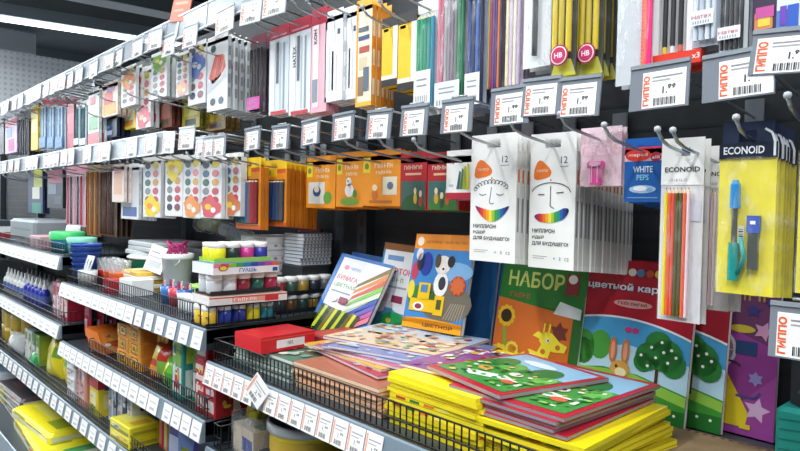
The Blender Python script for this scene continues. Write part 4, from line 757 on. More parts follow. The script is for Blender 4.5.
def art_meadow(mb, U, V, w, h):
    meadow(mb, U, V, w, h)
    for i, c in enumerate(('#d8b43a', '#7fae4a', '#d9d4cc', '#4f86b0', '#c9573a', '#e3c33f')): mb.ell(U(.32+i*.075), V(.925), w*.035, h*.026, G(c), 3)
    mb.text('цветной картон', U(.08), V(.79), h*.058, '#f2ecf4', 4, w*.80, bold=True); mb.text('цветной картон', U(.08)+.0009, V(.787), h*.058, '#2b2a5c', 3, w*.80, bold='x')
    mb.ell(U(.5), V(.715), w*.17, h*.026, G('#e6a7a0'), 3); mb.marks(9, U(.5), V(.705), h*.02, '#7a2430', 4, w*.26, 'c')
    for s in (-1, 1): mb.ell(U(.43+s*.055), V(.40), w*.035, h*.085, G('#c9763f'), 9); mb.ell(U(.43+s*.055), V(.40), w*.018, h*.06, G('#e9a07f'), 10)
    mb.ell(U(.45), V(.285), w*.085, h*.055, G('#d9a24a'), 10); mb.ell(U(.46), V(.265), w*.05, h*.03, G('#f0e2b4'), 11); mb.ell(U(.42), V(.3), w*.012, h*.012, G('#3a2a1c'), 12, 8)
    for s in (-1, 1): mb.ell(U(.52+s*.03), V(.545), w*.03, h*.02, G('#c23a7a'), 5)
def art_night(mb, U, V, w, h):
    mb.poly([(U(0), V(0)), (U(1), V(0)), (U(1), V(.55)), (U(0), V(.85))], G('#8f3a8c'), 1); mb.poly([(U(.5), V(0)), (U(1), V(0)), (U(1), V(.4))], G('#a0469c'), 2); mb.poly([(U(0), V(.5)), (U(.55), V(.62)), (U(.7), V(1)), (U(0), V(1))], G('#8a5a3c'), 1)
    U0 = U; U = lambda u: U0(min(1, u+.13))
    mb.marks(5, U(.42), V(.84), h*.07, '#b08a4a', 3, w*.36)
    mb.ell(U(.44), V(.52), w*.13, h*.12, G('#cfc8d6'), 3, 20); mb.ell(U(.44), V(.52), w*.105, h*.1, G('#86707e'), 4, 20)
    for i in range(8): mb.stroke([(U(.44), V(.52)), (U(.44)+w*.1*math.cos(i*.785), V(.52)+h*.095*math.sin(i*.785))], .0014, G('#cfc8d6'), 5)
    mb.ell(U(.6), V(.66), w*.1, h*.025, G('#c9b43a'), 3); mb.rect(U(.56), V(.5), U(.72), V(.585), G('#24406f'), 4); mb.star(U(.76), V(.66), w*.08, G('#c78fb4'), 3, 5, .5, 70)
    mb.star(U(.74), V(.17), w*.1, G('#dcb4dc'), 3, 5, .5, 80); mb.star(U(.72), V(.36), w*.06, G('#8f8ac8'), 3, 6, .6); mb.star(U(.68), V(.78), w*.06, G('#3f3a7a'), 3, 5, .5); mb.star(U(.8), V(.84), w*.04, G('#3f3a7a'), 3, 5, .5)
    mb.poly([(U(.34), V(.05)), (U(.36), V(.26)), (U(.42), V(.36)), (U(.5), V(.38)), (U(.56), V(.30)), (U(.62), V(.22)), (U(.68), V(.14)), (U(.66), V(.05))], G('#e9d02c'), 4); mb.rect(U(.4), V(.31), U(.5), V(.34), G('#2a2430'), 5); mb.stroke([(U(.58), V(.24)), (U(.72), V(.24)), (U(.76), V(.28))], .004, G('#4f4a8c'), 5)
    mb.stroke([(U(.52+.08*math.cos(a*.3)), V(.42+.03*math.sin(a*.3))) for a in range(11)], .003, G('#3f2440'), 5)
    mb.rect(U(.62), V(.04), U(.7), V(.07), G('#e9d02c'), 5)
def lean(o, x, y, z, deg, yaw=0, roll=0, label=None, cat='book', group=None):
    put(o, x, y, z, R(yaw), -R(deg), R(roll)); return tag(o, label, cat, group)
B = ZN+.002
o = book('paper_pad', .205, .215, .008, '#2f6fb4', art_paper); lean(o, -1.262, .94, B+.03, 27, 0, 5, 'blue edged coloured paper pad with fanned stripes, leftmost leaning book')
o = book('paper_pad', .2, .235, .006, '#28589c', lambda *a: None); lean(o, -1.275, 1.02, B, 16, 0, 3, 'plain blue pad peeking out behind the striped coloured paper pad')
o = book('cardboard_pad', .175, .247, .008, '#3f8fb4', art_board); lean(o, -1.13, 1.02, B+.02, 11, 0, 2, 'cardboard pad with a green round figure on blue, second leaning book')
o = book('cardboard_pad', .172, .212, .008, '#2f78b8', art_dog, '#e08a24'); lean(o, -.965, .985, B+.088, 13, 2, -1, 'cardboard pad with orange bands and a cartoon dog among yellow diggers')
for k in range(3):
    o = book('cardboard_pad', .19, .24, .006, '#2a5f98', lambda *a: None); lean(o, -.955+k*.010, 1.05+k*.009, B+.03, 9, 1, 0, 'blue pad partly hidden behind the cartoon dog pad', 'book', 'pads behind the cartoon dog')
o = book('craft_set', .2, .25, .014, '#2c7a2f', art_set); lean(o, -.74, 1.03, B, 11, 0, 0, 'green and orange craft set with a yellow giraffe and flowers')
o = book('craft_set', .2, .25, .012, '#8a6a2c', lambda *a: None); lean(o, -.815, 1.075, B, 6, 0, 0, 'brownish set half hidden behind the giraffe craft set')
o = book('cardboard_pad', .215, .268, .008, '#b01c2e', art_meadow, '#8f1524'); lean(o, -.548, 1.04, B, 9, 0, 0, 'red cardboard pad with meadow, rabbit and tree, standing behind the albums')
o = book('cardboard_pad', .215, .268, .008, '#a01a2a', art_meadow, '#8f1524'); lean(o, -.50, 1.066, B, 7, 0, 0, 'red meadow pad standing just behind the front red meadow pad')
o = book('sparkle_folder', .20, .255, .006, '#6a3a62', art_night); lean(o, -.425, 1.094, B, 4, 0, 0, 'purple folder with stars and a yellow bird, at the right end')
mb = MB(); mb.rbox(.16, .09, .085, '#1d8f86', .006); mb.face('front', -.046)
for i in range(5): mb.stroke([(-.075, .012+i*.014), (-.03, .016+i*.014), (.02, .01+i*.014), (.075, .015+i*.014)], .0016, '#147068', 1)
o = mb.build('teal_box'); put(o, -.215, 1.04, B); tag(o, 'teal ribbed box standing at the right end of the shelf', 'box')
mb = MB(); mb.rbox(.15, .07, .13, '#20242b', .02); mb.face('front', -.0355)
for i in range(6): mb.stroke([(-.06+.02*i, .02), (-.04+.016*i, .06), (-.06+.022*i, .11)], .0016, '#4a5058', 1)
o = mb.build('dark_bundle'); put(o, -.21, 1.04, B+.0855); tag(o, 'black wrapped bundle lying on top of the teal box', 'bundle')
mb = MB(); mb.box(-.20, .2, -.10, .10, 0, .004, pattern_mat('brown_card', 'noise', '#6f5a41', '#8f7757', 14, .8)); mb.face('top', .004)
for p in ([(-.16, -.06), (-.12, -.03), (-.10, -.05), (-.05, .0)], [(-.05, -.05), (0, -.02), (.04, -.05)], [(.05, .05), (.12, .02), (.18, .04)]): mb.stroke(p, .002, '#4a3a28', 1)
for i in range(30): mb.ell(-.19+i*.0128, .094, .004, .004, '#3f3022', 1, 6)
o = mb.build('cardboard_sheet'); put(o, -.25, .955, ZN+.0005, R(3)); tag(o, 'flattened brown cardboard sheet on the shelf, right of the albums', 'cardboard')

# ------------------------------------------------------------------ album piles
def album(w, d, t, page, cover, art=None, stripe=None):
    mb = MB(); mb.box(-w/2, w/2, -d/2, d/2, 0, t, m(page)); mb.box(-w/2, w/2, -d/2, d/2, t, t+.0007, G(cover)); mb.box(-w/2, w/2, -d/2, d/2, -.0006, 0, G(cover))
    if art: mb.face('top', t+.0007); art(mb, lambda u: u*w-w/2, lambda v: v*d-d/2, w, d)
    if stripe:
        mb.face('front', -d/2)
        for i, c in enumerate(stripe): mb.rect(-w*.42+i*w*.16, t*.15, -w*.42+i*w*.16+w*.11, t*.85, c, 1)
    return mb.build('album')
def art_blots(cols, seed):
    def f(mb, U, V, w, h):
        r = random.Random(seed)
        for i in range(110): mb.ell(U(r.uniform(.06, .94)), V(r.uniform(.06, .94)), w*r.uniform(.015, .055), h*r.uniform(.015, .055), G(r.choice(cols)), 1+i % 8, 7)
    return f
def art_redmeadow(mb, U, V, w, h):
    mb.rect(U(.05), V(.06), U(.95), V(.95), G('#8fbcd8'), 1); mb.rect(U(.05), V(.06), U(.95), V(.6), G('#3f8f3c'), 2)
    for x, z, r, c in ((.2, .62, .13, '#2f7a34'), (.4, .55, .12, '#57a54a'), (.7, .64, .14, '#2a7034'), (.85, .5, .1, '#6db34f')): mb.ell(U(x), V(z), w*min(r, .95-x, x-.05), h*r, G(c), 3)
    mb.poly([(U(.2), V(.2)), (U(.6), V(.34)), (U(.8), V(.3)), (U(.4), V(.14))], G('#dfe6dc'), 4); mb.ell(U(.3), V(.36), w*.08, h*.05, G('#e0a04a'), 5); mb.ell(U(.62), V(.42), w*.07, h*.05, G('#d8d3c2'), 5); mb.ell(U(.75), V(.24), w*.07, h*.04, G('#cf5a3a'), 5); mb.ell(U(.45), V(.78), w*.2, h*.06, G('#d6e6f0'), 4)
    q = random.Random(3)
    for i in range(70): mb.ell(U(q.uniform(.09, .91)), V(q.uniform(.1, .6)), w*q.uniform(.012, .04), h*q.uniform(.01, .03), G(q.choice(['#2f7a34', '#57a54a', '#8fc05a', '#2a6a30', '#4a9440', '#e9ecdf', '#d9b46a', '#3f8f5c'])), 5+i % 5, 8)
def art_village(mb, U, V, w, h):
    mb.rect(U(0), V(.55), U(1), V(1), G('#b5cbe0'), 1); mb.rect(U(0), V(0), U(1), V(.6), G('#d9c3a4'), 2)
    art_blots(['#e0b45a', '#c98a6a', '#8fae8a', '#d8d2c4', '#8aa6c4', '#c46a5a', '#efe3c8', '#b79a8c'], 5)(mb, U, V, w, h)
# grey-green sheets under the red box
g = 'green edged albums under the red box'
for i in range(6):
    o = album(.23, .30, .0055, ('#b9c4bb', '#7f9a8c', '#d5d8d2')[i % 3], ('#5f8a74', '#8fa89a', '#46705c')[i % 3], art_blots(['#6f9480', '#a9bcae', '#d6dad3', '#4a7462'], 30+i) if i == 5 else None)
    put(o, -1.185+random.uniform(-.006, .006), .855+random.uniform(-.008, .008), ZN+.001+i*.0072, R(random.uniform(-2, 2)))
    tag(o, 'grey green album under the red flat box' if i < 5 else 'topmost grey green album right under the red flat box', 'album', g)
# peach pile
g = 'peach edged albums'
for i in range(7):
    o = album(.25, .285, .0058, '#efc29a' if i % 3 else '#f3d2b0', '#e3a87c' if i % 2 else '#a8664c'); put(o, -.925+random.uniform(-.004, .004), .84+random.uniform(-.004, .006), ZN+.001+i*.0072, R(random.uniform(-1, 1)))  # alternate dark covers paint the shadow lines between albums
    tag(o, 'peach edged album in the pile behind the wire fence', 'album', g)
fan = [('#a8324a', '#c9b8c4', -10, -.955, .85, 'crimson album lowest in the fan on the peach pile'), ('#d2a53a', '#cfc3b4', -4, -.985, .86, 'ochre album in the fan on the peach pile'), ('#b8607a', '#d6c6d0', 3, -.945, .865, 'rose album in the fan on the peach pile'),
       ('#4f5f9a', '#c3c6d4', 9, -.925, .875, 'blue violet album in the fan on the peach pile'), ('#7a86b4', '#d0d2dc', 14, -.91, .88, 'grey blue album in the fan, under the topmost one')]
for i, (c, p, a, x, y, lb) in enumerate(fan):
    o = album(.27, .2, .004, p, c, art_blots([c, '#d9c9a8', '#b7c4d4'], i)); put(o, x, y, ZN+.0535+i*.0056, R(a)); tag(o, lb, 'album')
o = album(.28, .2, .004, '#d8cfd2', '#b03a4c', art_village); put(o, -.955, .905, ZN+.0535+5*.0056, R(12)); tag(o, 'topmost album of the fan with a pale village picture', 'album')
# yellow pile before the fence
g = 'yellow albums left of the red meadow albums'
for i in range(11):
    o = album(.195, .28, .006, '#f4e11e', '#f0d81a' if i > 8 else '#b8a01c', None, ['#c2452c', '#3f7a3a', '#e07a2c', '#f6ea6a'] if i in (4, 6) else None)  # shade of the gaps between albums is put into darker lower covers
    put(o, -.683+random.uniform(-.005, .005), .84+random.uniform(-.005, .005), ZN+.001+i*.0074, R(random.uniform(-2, 2))); tag(o, 'yellow edged album in the pile left of the red meadow albums', 'album', g)
o = album(.21, .2, .004, '#e6ddd0', '#8a4a8c', art_blots(['#e9e4dc', '#d8b44a', '#5f9a4a', '#c44a4a', '#efe9e0', '#7a4a8c'], 77)); put(o, -.70, .85, ZN+.0832, R(4)); tag(o, 'speckled purple album lying on the yellow pile', 'album')
# yellow pile under the red meadow albums
g = 'yellow albums under the red meadow albums'
for i in range(8):
    o = album(.19, .26, .0058, '#f2e022', '#efdc18' if i > 5 else '#a8921a', None, ['#e0562c', '#f0a02c', '#7aa83a', '#d8452c', '#4f8f3a'] if i in (3, 6) else None)  # darker lower covers paint the shaded gaps of the pile
    put(o, -.525+random.uniform(-.008, .008), .84+random.uniform(-.008, .008), ZN+.001+i*.0071, R(-7+i*1.6+random.uniform(-2, 2))); tag(o, 'yellow edged album in the pile under the red meadow albums', 'album', g)
g = 'grey edged red albums'
for i in range(5):
    o = album(.205, .26, .0042, '#8f8c92', '#b31f33', art_redmeadow if i == 4 else None); put(o, -.545-random.uniform(0, .012)-(.008 if i < 4 else 0), .842+random.uniform(-.004, .004), ZN+.0592+i*.0056, R(random.uniform(-2, 2)))
    tag(o, 'red backed album with grey page edges in the stack on the yellow pile' if i < 4 else 'red bordered meadow album right under the topmost slanting one', 'album', g if i < 4 else None)
o = album(.19, .215, .005, '#9a979c', '#b8202f', art_redmeadow); put(o, -.622, .832, ZN+.0892, R(-13), R(0)); tag(o, 'topmost red bordered meadow album, lying aslant to the left', 'album')

# ------------------------------------------------------------------ paint stack at the bay end
def jar(par, x, y, z, col, r=.0185, h=.045, lid=WHITE, name='paint_jar'):
    j = MB().lathe([(0, 0), (r*.94, 0), (r, .003), (r, h*.72), (r*.9, h*.75)], m(col, .2), (x, y, z), 14).build(name, par)
    l = MB().lathe([(r*.98, h*.73), (r*1.02, h*.74), (r*1.02, h), (r*.95, h*1.02), (0, h*1.02)], m(lid, .3), (x, y, z), 14).build('lid', j)
    if col != lid: l['label'] = 'pale lid'
    return j
def jar_tray(cols, label, x, y, z, rz=0, rows=2, tray='#d9dde0', h=.045):
    t = thing('paint_jar_set'); n = len(cols); mb = MB(); L = n*.037
    mb.box(0, rows*.0375, -L/2, L/2, 0, .004, tray); mb.box(-.0015, 0, -L/2, L/2, 0, .010, tray); mb.box(rows*.0375, rows*.0375+.0015, -L/2, L/2, 0, .010, tray); mb.build('tray', t)
    for r_ in range(rows):
        for i in range(n): jar(t, .0188+r_*.0375, -L/2+.0185+i*.037, .004, cols[(i+r_*2) % n] if r_ == 0 else cols[i], h=h)
    put(t, x, y, z, rz); return tag(t, label, 'paint set')
SX, SY = -1.44, .755
z = ZM1+.001
jar_tray(['#d8b23a', '#2a3f9c', '#2f3a8c', '#e3cf2c', '#2f7f8c'], 'lowest paint jar set of the stack with yellow and blue jars', SX, SY, z, 0, 2, '#20242a'); z += .0525
def flat_box(name, w, d, h, base, right_art=None, top=None, front_art=None):
    mb = MB(); mb.box(-w/2, w/2, -d/2, d/2, 0, h, base, top=G(top) if top else None)
    if right_art: mb.face('right', w/2); right_art(mb, d, h)
    if front_art: mb.face('front', -d/2); front_art(mb, w, h)
    return mb.build(name)
def ra(mb, d, h):
    mb.rect(-d/2, h*.15, -d*.25, h*.6, '#e3e0dd'); mb.rect(-d*.22, h*.2, d*.2, h*.85, '#e9a08a', 1); mb.rect(d*.2, h*.1, d*.38, h*.9, '#d4323a', 1); mb.rect(-d*.5, h*.75, d*.5, h*.9, '#cf5048', 2); mb.marks(6, -d*.2, h*.3, h*.4, '#fff2ea', 2, d*.3)
o = flat_box('paint_box', .10, .20, .020, '#ece9e6', ra, '#c9a48a'); put(o, SX+.042, SY+.012, z, R(-3)); tag(o, 'flat red and white paint box between the jar sets of the stack', 'paint box'); z += .0208
jar_tray(['#c9cdd0', '#dfe2e4', '#8f2f3c', '#2f5f52', '#a82f4a'], 'middle paint jar set of the stack with white and red jars', SX, SY+.01, z, 0, 2, '#20242a', .042); z += .0495
def rg(mb, d, h):
    for i, c in enumerate(('#e88a9a', '#d8486a', '#8fc43a', '#3f9e5a', '#2f7fb4', '#2f4fa8', '#7a4aa8', '#c04a9c', '#d86a4a')): mb.rect(-d*.5+d*i*.111, h*.62, -d*.5+d*(i+1)*.111, h, G(c), 1)
    mb.text('ГУАШЬ', -d*.12, h*.16, h*.34, '#3a63b8', 2, d*.26, bold=True); mb.ell(-d*.36, h*.58, d*.07, h*.26, G('#c84a5a'), 3); mb.ell(-d*.36, h*.58, d*.05, h*.18, G('#f0e23a'), 4); mb.rect(d*.4, h*.1, d*.48, h*.45, '#2f4f9c', 2)
o = flat_box('gouache_box', .10, .175, .026, '#f2f3f5', rg, '#5f86c4'); put(o, SX+.042, SY, z, R(2)); tag(o, 'white gouache box with a rainbow strip, upper in the paint stack', 'paint box'); z += .0265
jar_tray(['#e6e22c', '#2a3a34', '#c93f8c', '#3a3f9c'], 'topmost paint jar set of the stack with lime and magenta jars', SX, SY, z, 0, 2, '#9fd05a', .040)
z = ZM1+.001
for k in range(2):
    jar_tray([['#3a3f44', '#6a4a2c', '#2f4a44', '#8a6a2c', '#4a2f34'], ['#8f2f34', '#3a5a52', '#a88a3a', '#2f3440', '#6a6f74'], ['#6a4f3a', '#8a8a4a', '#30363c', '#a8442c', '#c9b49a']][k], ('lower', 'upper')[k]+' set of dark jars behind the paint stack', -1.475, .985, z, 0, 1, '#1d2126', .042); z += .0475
# white boxes and booklets further back
def wl(mb, d, h):
    mb.rect(-d*.45, h*.5, d*.45, h*.56, '#b9bcc0')
    for i, q in enumerate((-.3, -.1, .1, .3)): mb.ell(d*q, h*.32, d*.05, h*.12, '#8d9196', 1, 8)
    mb.marks(5, d*.02, h*.68, h*.2, '#6a6e74', 1, d*.4)
z = ZM1+.001
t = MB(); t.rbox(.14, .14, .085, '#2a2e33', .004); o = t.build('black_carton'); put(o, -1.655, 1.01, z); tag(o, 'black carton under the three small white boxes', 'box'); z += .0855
for k in range(3):
    o = flat_box('white_carton', .15, .13, .036, '#d9dadb', wl, None, wl); put(o, -1.655+k*.004, 1.01, z, R(random.uniform(-3, 3))); tag(o, ('lowest', 'middle', 'topmost')[k]+' of three small white cartons stacked at the back', 'box'); z += .0367
z = ZM1+.001
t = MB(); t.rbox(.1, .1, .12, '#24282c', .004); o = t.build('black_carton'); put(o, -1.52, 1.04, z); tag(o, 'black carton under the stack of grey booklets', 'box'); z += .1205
for k in range(9):
    mb = MB(); mb.box(-.045, .045, -.05, .05, 0, .0085, '#c9ced3'); mb.box(-.046, .046, -.051, .051, .0085, .0095, '#4f5a64'); mb.face('right', .045)
    for i in range(8): mb.rect(-.047+i*.0118, .002, -.042+i*.0118, .0075, '#6f7881', 1)
    o = mb.build('booklet'); put(o, -1.52+random.uniform(-.004, .004), 1.045, z, R(random.uniform(-4, 4))); tag(o, 'grey spiral booklet in the stack at the back beside the white cartons', 'booklet', 'grey booklets'); z += .0098
mb = MB(); mb.box(-.06, .06, -.004, .004, 0, .11, '#7a2432'); mb.face('front', -.004)
for i in range(12): mb.ell(-.05+(i % 4)*.033, .02+(i//4)*.035, .012, .012, ('#a8324a', '#8f2a3c', '#c45a6a')[i % 3], 1, 8)
o = mb.build('red_card'); put(o, -1.60, 1.10, ZM1+.11, 0, R(-4)); tag(o, 'dark red patterned card between white cartons and grey booklets', 'card')
# red flat box
def rr(mb, d, h):
    mb.rect(-d*.22, h*.2, d*.3, h*.7, '#f3e6e6', 1); mb.marks(5, d*.03, h*.36, h*.22, '#6a2a30', 2, d*.1, 'c'); mb.rect(-d*.48, h*.8, d*.48, h*.86, '#e8584e', 1)
o = flat_box('red_box', .10, .14, .034, '#d9202a', rr, '#c41c28'); put(o, -1.21, .75, ZN+.0455, R(3)); tag(o, 'bright red flat box with a white label, lying at the shelf corner', 'box')
mb = MB(); mb.box(-.05, .05, -.09, .09, 0, .018, '#8f2a30'); mb.face('top', .018); mb.rect(-.04, -.08, .04, .08, '#b8443c', 1); o = mb.build('red_box'); put(o, -1.17, .92, ZN+.0455, R(-4)); tag(o, 'dull red flat box behind the bright red flat box', 'box')

# ------------------------------------------------------------------ goods on the middle and far shelves
def carton(name, w, d, h, base, front=None, right=None, top=None, c=.0025):
    mb = MB(); mb.rbox(w, d, h, base, c)
    for kind, at, fn, a, b in (('front', -d/2, front, w, h), ('right', w/2, right, d, h), ('top', h, top, w, d)):
        if fn: mb.face(kind, at); fn(mb, a, b)
    return mb.build(name)
def panel(*rects):
    """(u0,v0,u1,v1,colour) fractions of a face whose u runs across its middle"""
    def f(mb, a, b):
        for i, q in enumerate(rects): mb.rect((q[0]-.5)*a, q[1]*b, (q[2]-.5)*a, q[3]*b, q[4], 1+i % 4)
        if len(rects) > 1: busy(mb, a, b, 0)
    return f
_bz = random.Random(21)
def busy(mb, a, b, off):
    """small printed words and spots of packaging"""
    for i in range(5):
        u, v = _bz.uniform(-.36, .2), _bz.uniform(.1, .8); mb.rect(u*a, (v-off)*b, (u+_bz.uniform(.1, .22))*a, (v-off+.035)*b, _bz.choice(('#f6f3ea', '#3a3438', '#f4e9c2', '#8a2f3a')), 5)
    for i in range(5): mb.ell(_bz.uniform(-.33, .33)*a, (_bz.uniform(.18, .8)-off)*b, a*_bz.uniform(.04, .11), b*_bz.uniform(.03, .09), _bz.choice(('#f2c83a', '#d8503a', '#4f9a4a', '#f6f0e2', '#3f6fb4', '#e89a4a')), 6, 8)
def toppanel(*rects):
    def f(mb, a, b):
        for i, q in enumerate(rects): mb.rect((q[0]-.5)*a, (q[1]-.5)*b, (q[2]-.5)*a, (q[3]-.5)*b, q[4], 1+i % 4)
    return f
def pouch(name, w, h, t, col, prints=(), film=.0):
    """soft packet standing upright, pillow shaped, origin at the base centre"""
    mb = MB(); N, K = 9, 11; f = []; b = []
    for j in range(K+1):
        for i in range(N+1):
            u, v = i/N, j/K; k = (math.sin(math.pi*u)*math.sin(math.pi*v))**.5 if 0 < i < N and 0 < j < K else 0
            x = -w/2+u*w; q = t/2*k*(1+.18*math.sin(9*u+5*v)); f.append((x, -q, v*h)); b.append((x, q, v*h))
    mb.add(f, [(j*(N+1)+i, j*(N+1)+i+1, (j+1)*(N+1)+i+1, (j+1)*(N+1)+i) for j in range(K) for i in range(N)], m(col, .22), True)
    mb.add(b, [(j*(N+1)+i, (j+1)*(N+1)+i, (j+1)*(N+1)+i+1, j*(N+1)+i+1) for j in range(K) for i in range(N)], m(col, .22), True)
    # printed panels follow the bulge
    for u0, v0, u1, v1, c in prints:
        i0, i1, j0, j1 = round(u0*N), max(round(u0*N)+1, round(u1*N)), round(v0*K), max(round(v0*K)+1, round(v1*K))
        pts = [[(f[j*(N+1)+i][0], f[j*(N+1)+i][1]-.0008, f[j*(N+1)+i][2]) for i in range(i0, i1+1)] for j in range(j0, j1+1)]
        n = i1-i0+1; flat = [p for row in pts for p in row]
        mb.add(flat, [(a*n+i, a*n+i+1, (a+1)*n+i+1, (a+1)*n+i) for a in range(j1-j0) for i in range(n-1)], m(c, .22), True)
    return mb.build(name)
def place(o, x, y, z, label, cat, rz=0, rx=0, ry=0, group=None): put(o, x, y, z, R(rz), R(rx), R(ry)); return tag(o, label, cat, group)

# --- middle bay, top shelf
Z = ZM1+.001
t = thing('bucket')
MB().lathe([(0, 0), (.036, 0), (.038, .003), (.046, .112), (.049, .113), (.049, .120), (.046, .121)], m('#eef1f1', .3), n=24).build('pail', t)
MB().lathe([(.050, .117), (.0505, .128), (.046, .130), (.044, .127), (0, .127)], m('#f6f7f7', .3), n=24).build('lid', t)
MB().tube([(.048*math.cos(a), -.012-.03*math.sin(a)*.6, .112-.03*math.sin(a)) for a in [i*math.pi/10 for i in range(11)]], .0016, '#dfe3e4', 6).build('handle', t)
place(t, -1.93, .84, Z, 'small white plastic bucket with lid on the middle bay shelf', 'bucket')
mb = MB(); rn = random.Random(4)
for i in range(9):
    a = i*.7; mb.tube([(.03*math.cos(a), .03*math.sin(a), .003), (.025*math.cos(a+1), .025*math.sin(a+1), .02+.01*rn.random()), (.03*math.cos(a+2), .03*math.sin(a+2), .03+.012*rn.random()), (.03*math.cos(a+3.2), .03*math.sin(a+3.2), .004)], .0035, '#b02a6c', 5)
place(mb.build('wire_bundle'), -1.93, .84, Z+.1275, 'tangle of magenta craft wire on the lid of the white bucket', 'craft wire')
t = thing('storage_tub')
MB().lathe([(0, 0), (.10, 0), (.105, .004), (.125, .085)], m('#1f7a5c', .25), n=26).build('tub', t); MB().lathe([(.125, .085), (.128, .086), (.128, .092), (.118, .098), (0, .098)], m('#e3e8ea', .25), n=26).build('lid', t)
place(t, -2.32, .96, Z, 'wide round green tub with pale lid at the back of the middle bay shelf', 'tub')
for k in range(3):
    t = MB(); t.rbox(.24, .19, .014, m('#d7dde0', .25), .003); t.box(-.11, .11, -.09, .09, .0145, .016, m('#b9c2c6', .2)); o = t.build('tray'); place(o, -2.32+.006*k, .96, Z+.099+k*.0165, ('lowest', 'middle', 'topmost')[k]+' of the pale flat trays stacked on the green tub', 'tray', rn.uniform(-5, 5))
for x, y, c, nm in ((-2.275, .765, '#e8602c', 'orange'), (-2.20, .76, '#f07a3a', 'bright orange'), (-2.345, .77, '#d8362f', 'red')):
    t = thing('cup'); MB().lathe([(0, 0), (.026, 0), (.034, .05)], m(c, .3), n=16).build('base', t); MB().lathe([(.034, .05), (.037, .085), (.038, .09), (.036, .09), (.033, .05)], clear('#e6f0f2', .5, .1), n=16).build('clear_rim', t)['label'] = 'clear rim'
    place(t, x, y, Z, '%s clear-rimmed cup before the green tub' % nm, 'cup')
t = thing('basket')
mb = MB(); mb.lathe([(0, 0), (.036, 0), (.05, .13), (.053, .132), (.053, .138), (.047, .138), (.034, .006)], m('#2450a8', .3), n=20)
mb.build('body', t)
mb = MB()
for q in range(6): mb.lathe([(.0415+q*.0021, .03+q*.018), (.0435+q*.0021, .033+q*.018), (.0420+q*.0021, .037+q*.018)], m('#1b3f8f', .3), n=20)
mb.build('ribs', t)
place(t, -2.405, .715, Z, 'tall blue ribbed plastic basket at the left end of the middle bay shelf', 'basket')
mb = MB()
for i in range(7): mb.tube([(-.02+.006*i, -.01, .0), (-.03+.01*i, 0, .06+.01*(i % 3)), (-.035+.012*i, .01, .1)], .003, '#e8ecee', 5)
mb.lathe([(0, 0), (.03, 0), (.032, .05), (.028, .05), (.026, .004)], m('#e9eced', .3), n=14)
place(mb.build('white_whisk_cup'), -2.335, .70, Z, 'white cup of pale plastic sticks beside the blue basket', 'cup')
mb = MB(); mb.box(-.045, .045, -.001, .001, 0, .085, '#eceef0'); mb.face('front', -.001); mb.rect(-.035, .06, .03, .064, '#9aa0a6'); mb.rect(-.035, .045, .02, .049, '#a9afb4'); mb.rect(-.03, .015, .03, .036, '#c3c8cc')
place(mb.build('leaflet'), -2.03, .80, Z+.066, 'white printed leaflet leaning behind the yellow sheets', 'leaflet', 14, -18, 10)
for k in range(5):
    o = carton('flat_pack', .15, .14, .012, ('#e6c96a', '#efe6cc', '#d8a83c', '#f0e9d8', '#e3b64a')[k], panel((.1, .2, .5, .8, '#f3ead0')), None, toppanel((.1, .1, .5, .9, '#f2e2ae'), (.55, .2, .9, .8, '#c98f3a')))
    place(o, -2.10+.008*rn.uniform(-1, 1), .83, Z+k*.0132, ('lowest', 'second', 'third', 'fourth', 'topmost')[k]+' of the flat yellow and cream packs before the bucket', 'pack', rn.uniform(-8, 8))
place(carton('white_block', .09, .07, .05, '#f2f3f4', panel((.1, .3, .9, .6, '#e3e6e8'))), -2.01, .745, Z, 'plain white block at the fence before the yellow packs', 'box', 4)
place(carton('red_box', .07, .04, .04, '#c22433', panel((.1, .3, .8, .7, '#d8606a'))), -2.12, .71, Z, 'small red box at the fence left of the white block', 'box', -3)
for i, (x, c, nm) in enumerate(((-1.79, '#2f6fb4', 'blue'), (-1.735, '#c43a4a', 'red'), (-1.68, '#2a5f9c', 'dark blue'))):
    t = thing('cup'); MB().lathe([(0, 0), (.02, 0), (.024, .05), (.021, .05), (.018, .004)], m(c, .25), n=14).build('body', t)
    mb = MB()
    for k in range(5): mb.cyl((.008*math.cos(k*1.26), .008*math.sin(k*1.26), .006), (.014*math.cos(k*1.26), .014*math.sin(k*1.26), .066), .003, .003, ('#c43a4a', '#e8d8dc', '#3f6fb4')[k % 3], 6)
    mb.build('sticks', t); place(t, x, .755, Z, '%s cup of short sticks near the price labels beside the paint stack' % nm, 'cup')
for i in range(5):
    t = thing('paint_jar'); jar(t, 0, 0, 0, ('#c9cdd0', '#dfe2e4', '#b9bfc3', '#e6e8e9', '#cfd3d6')[i], name='body'); place(t, -1.63+i*.042, .73+.0*i, Z, 'white paint jar in the row left of the paint stack', 'paint jar', group='white paint jars')
t = MB(); t.rbox(.13, .12, .05, '#8fce4a', .006); t.face('top', .05); t.rect(-.05, -.05, .05, .05, '#b6dd7a'); place(t.build('green_pack'), -1.74, .88, Z, 'light green pack behind the cups near the paint stack', 'pack', 8)
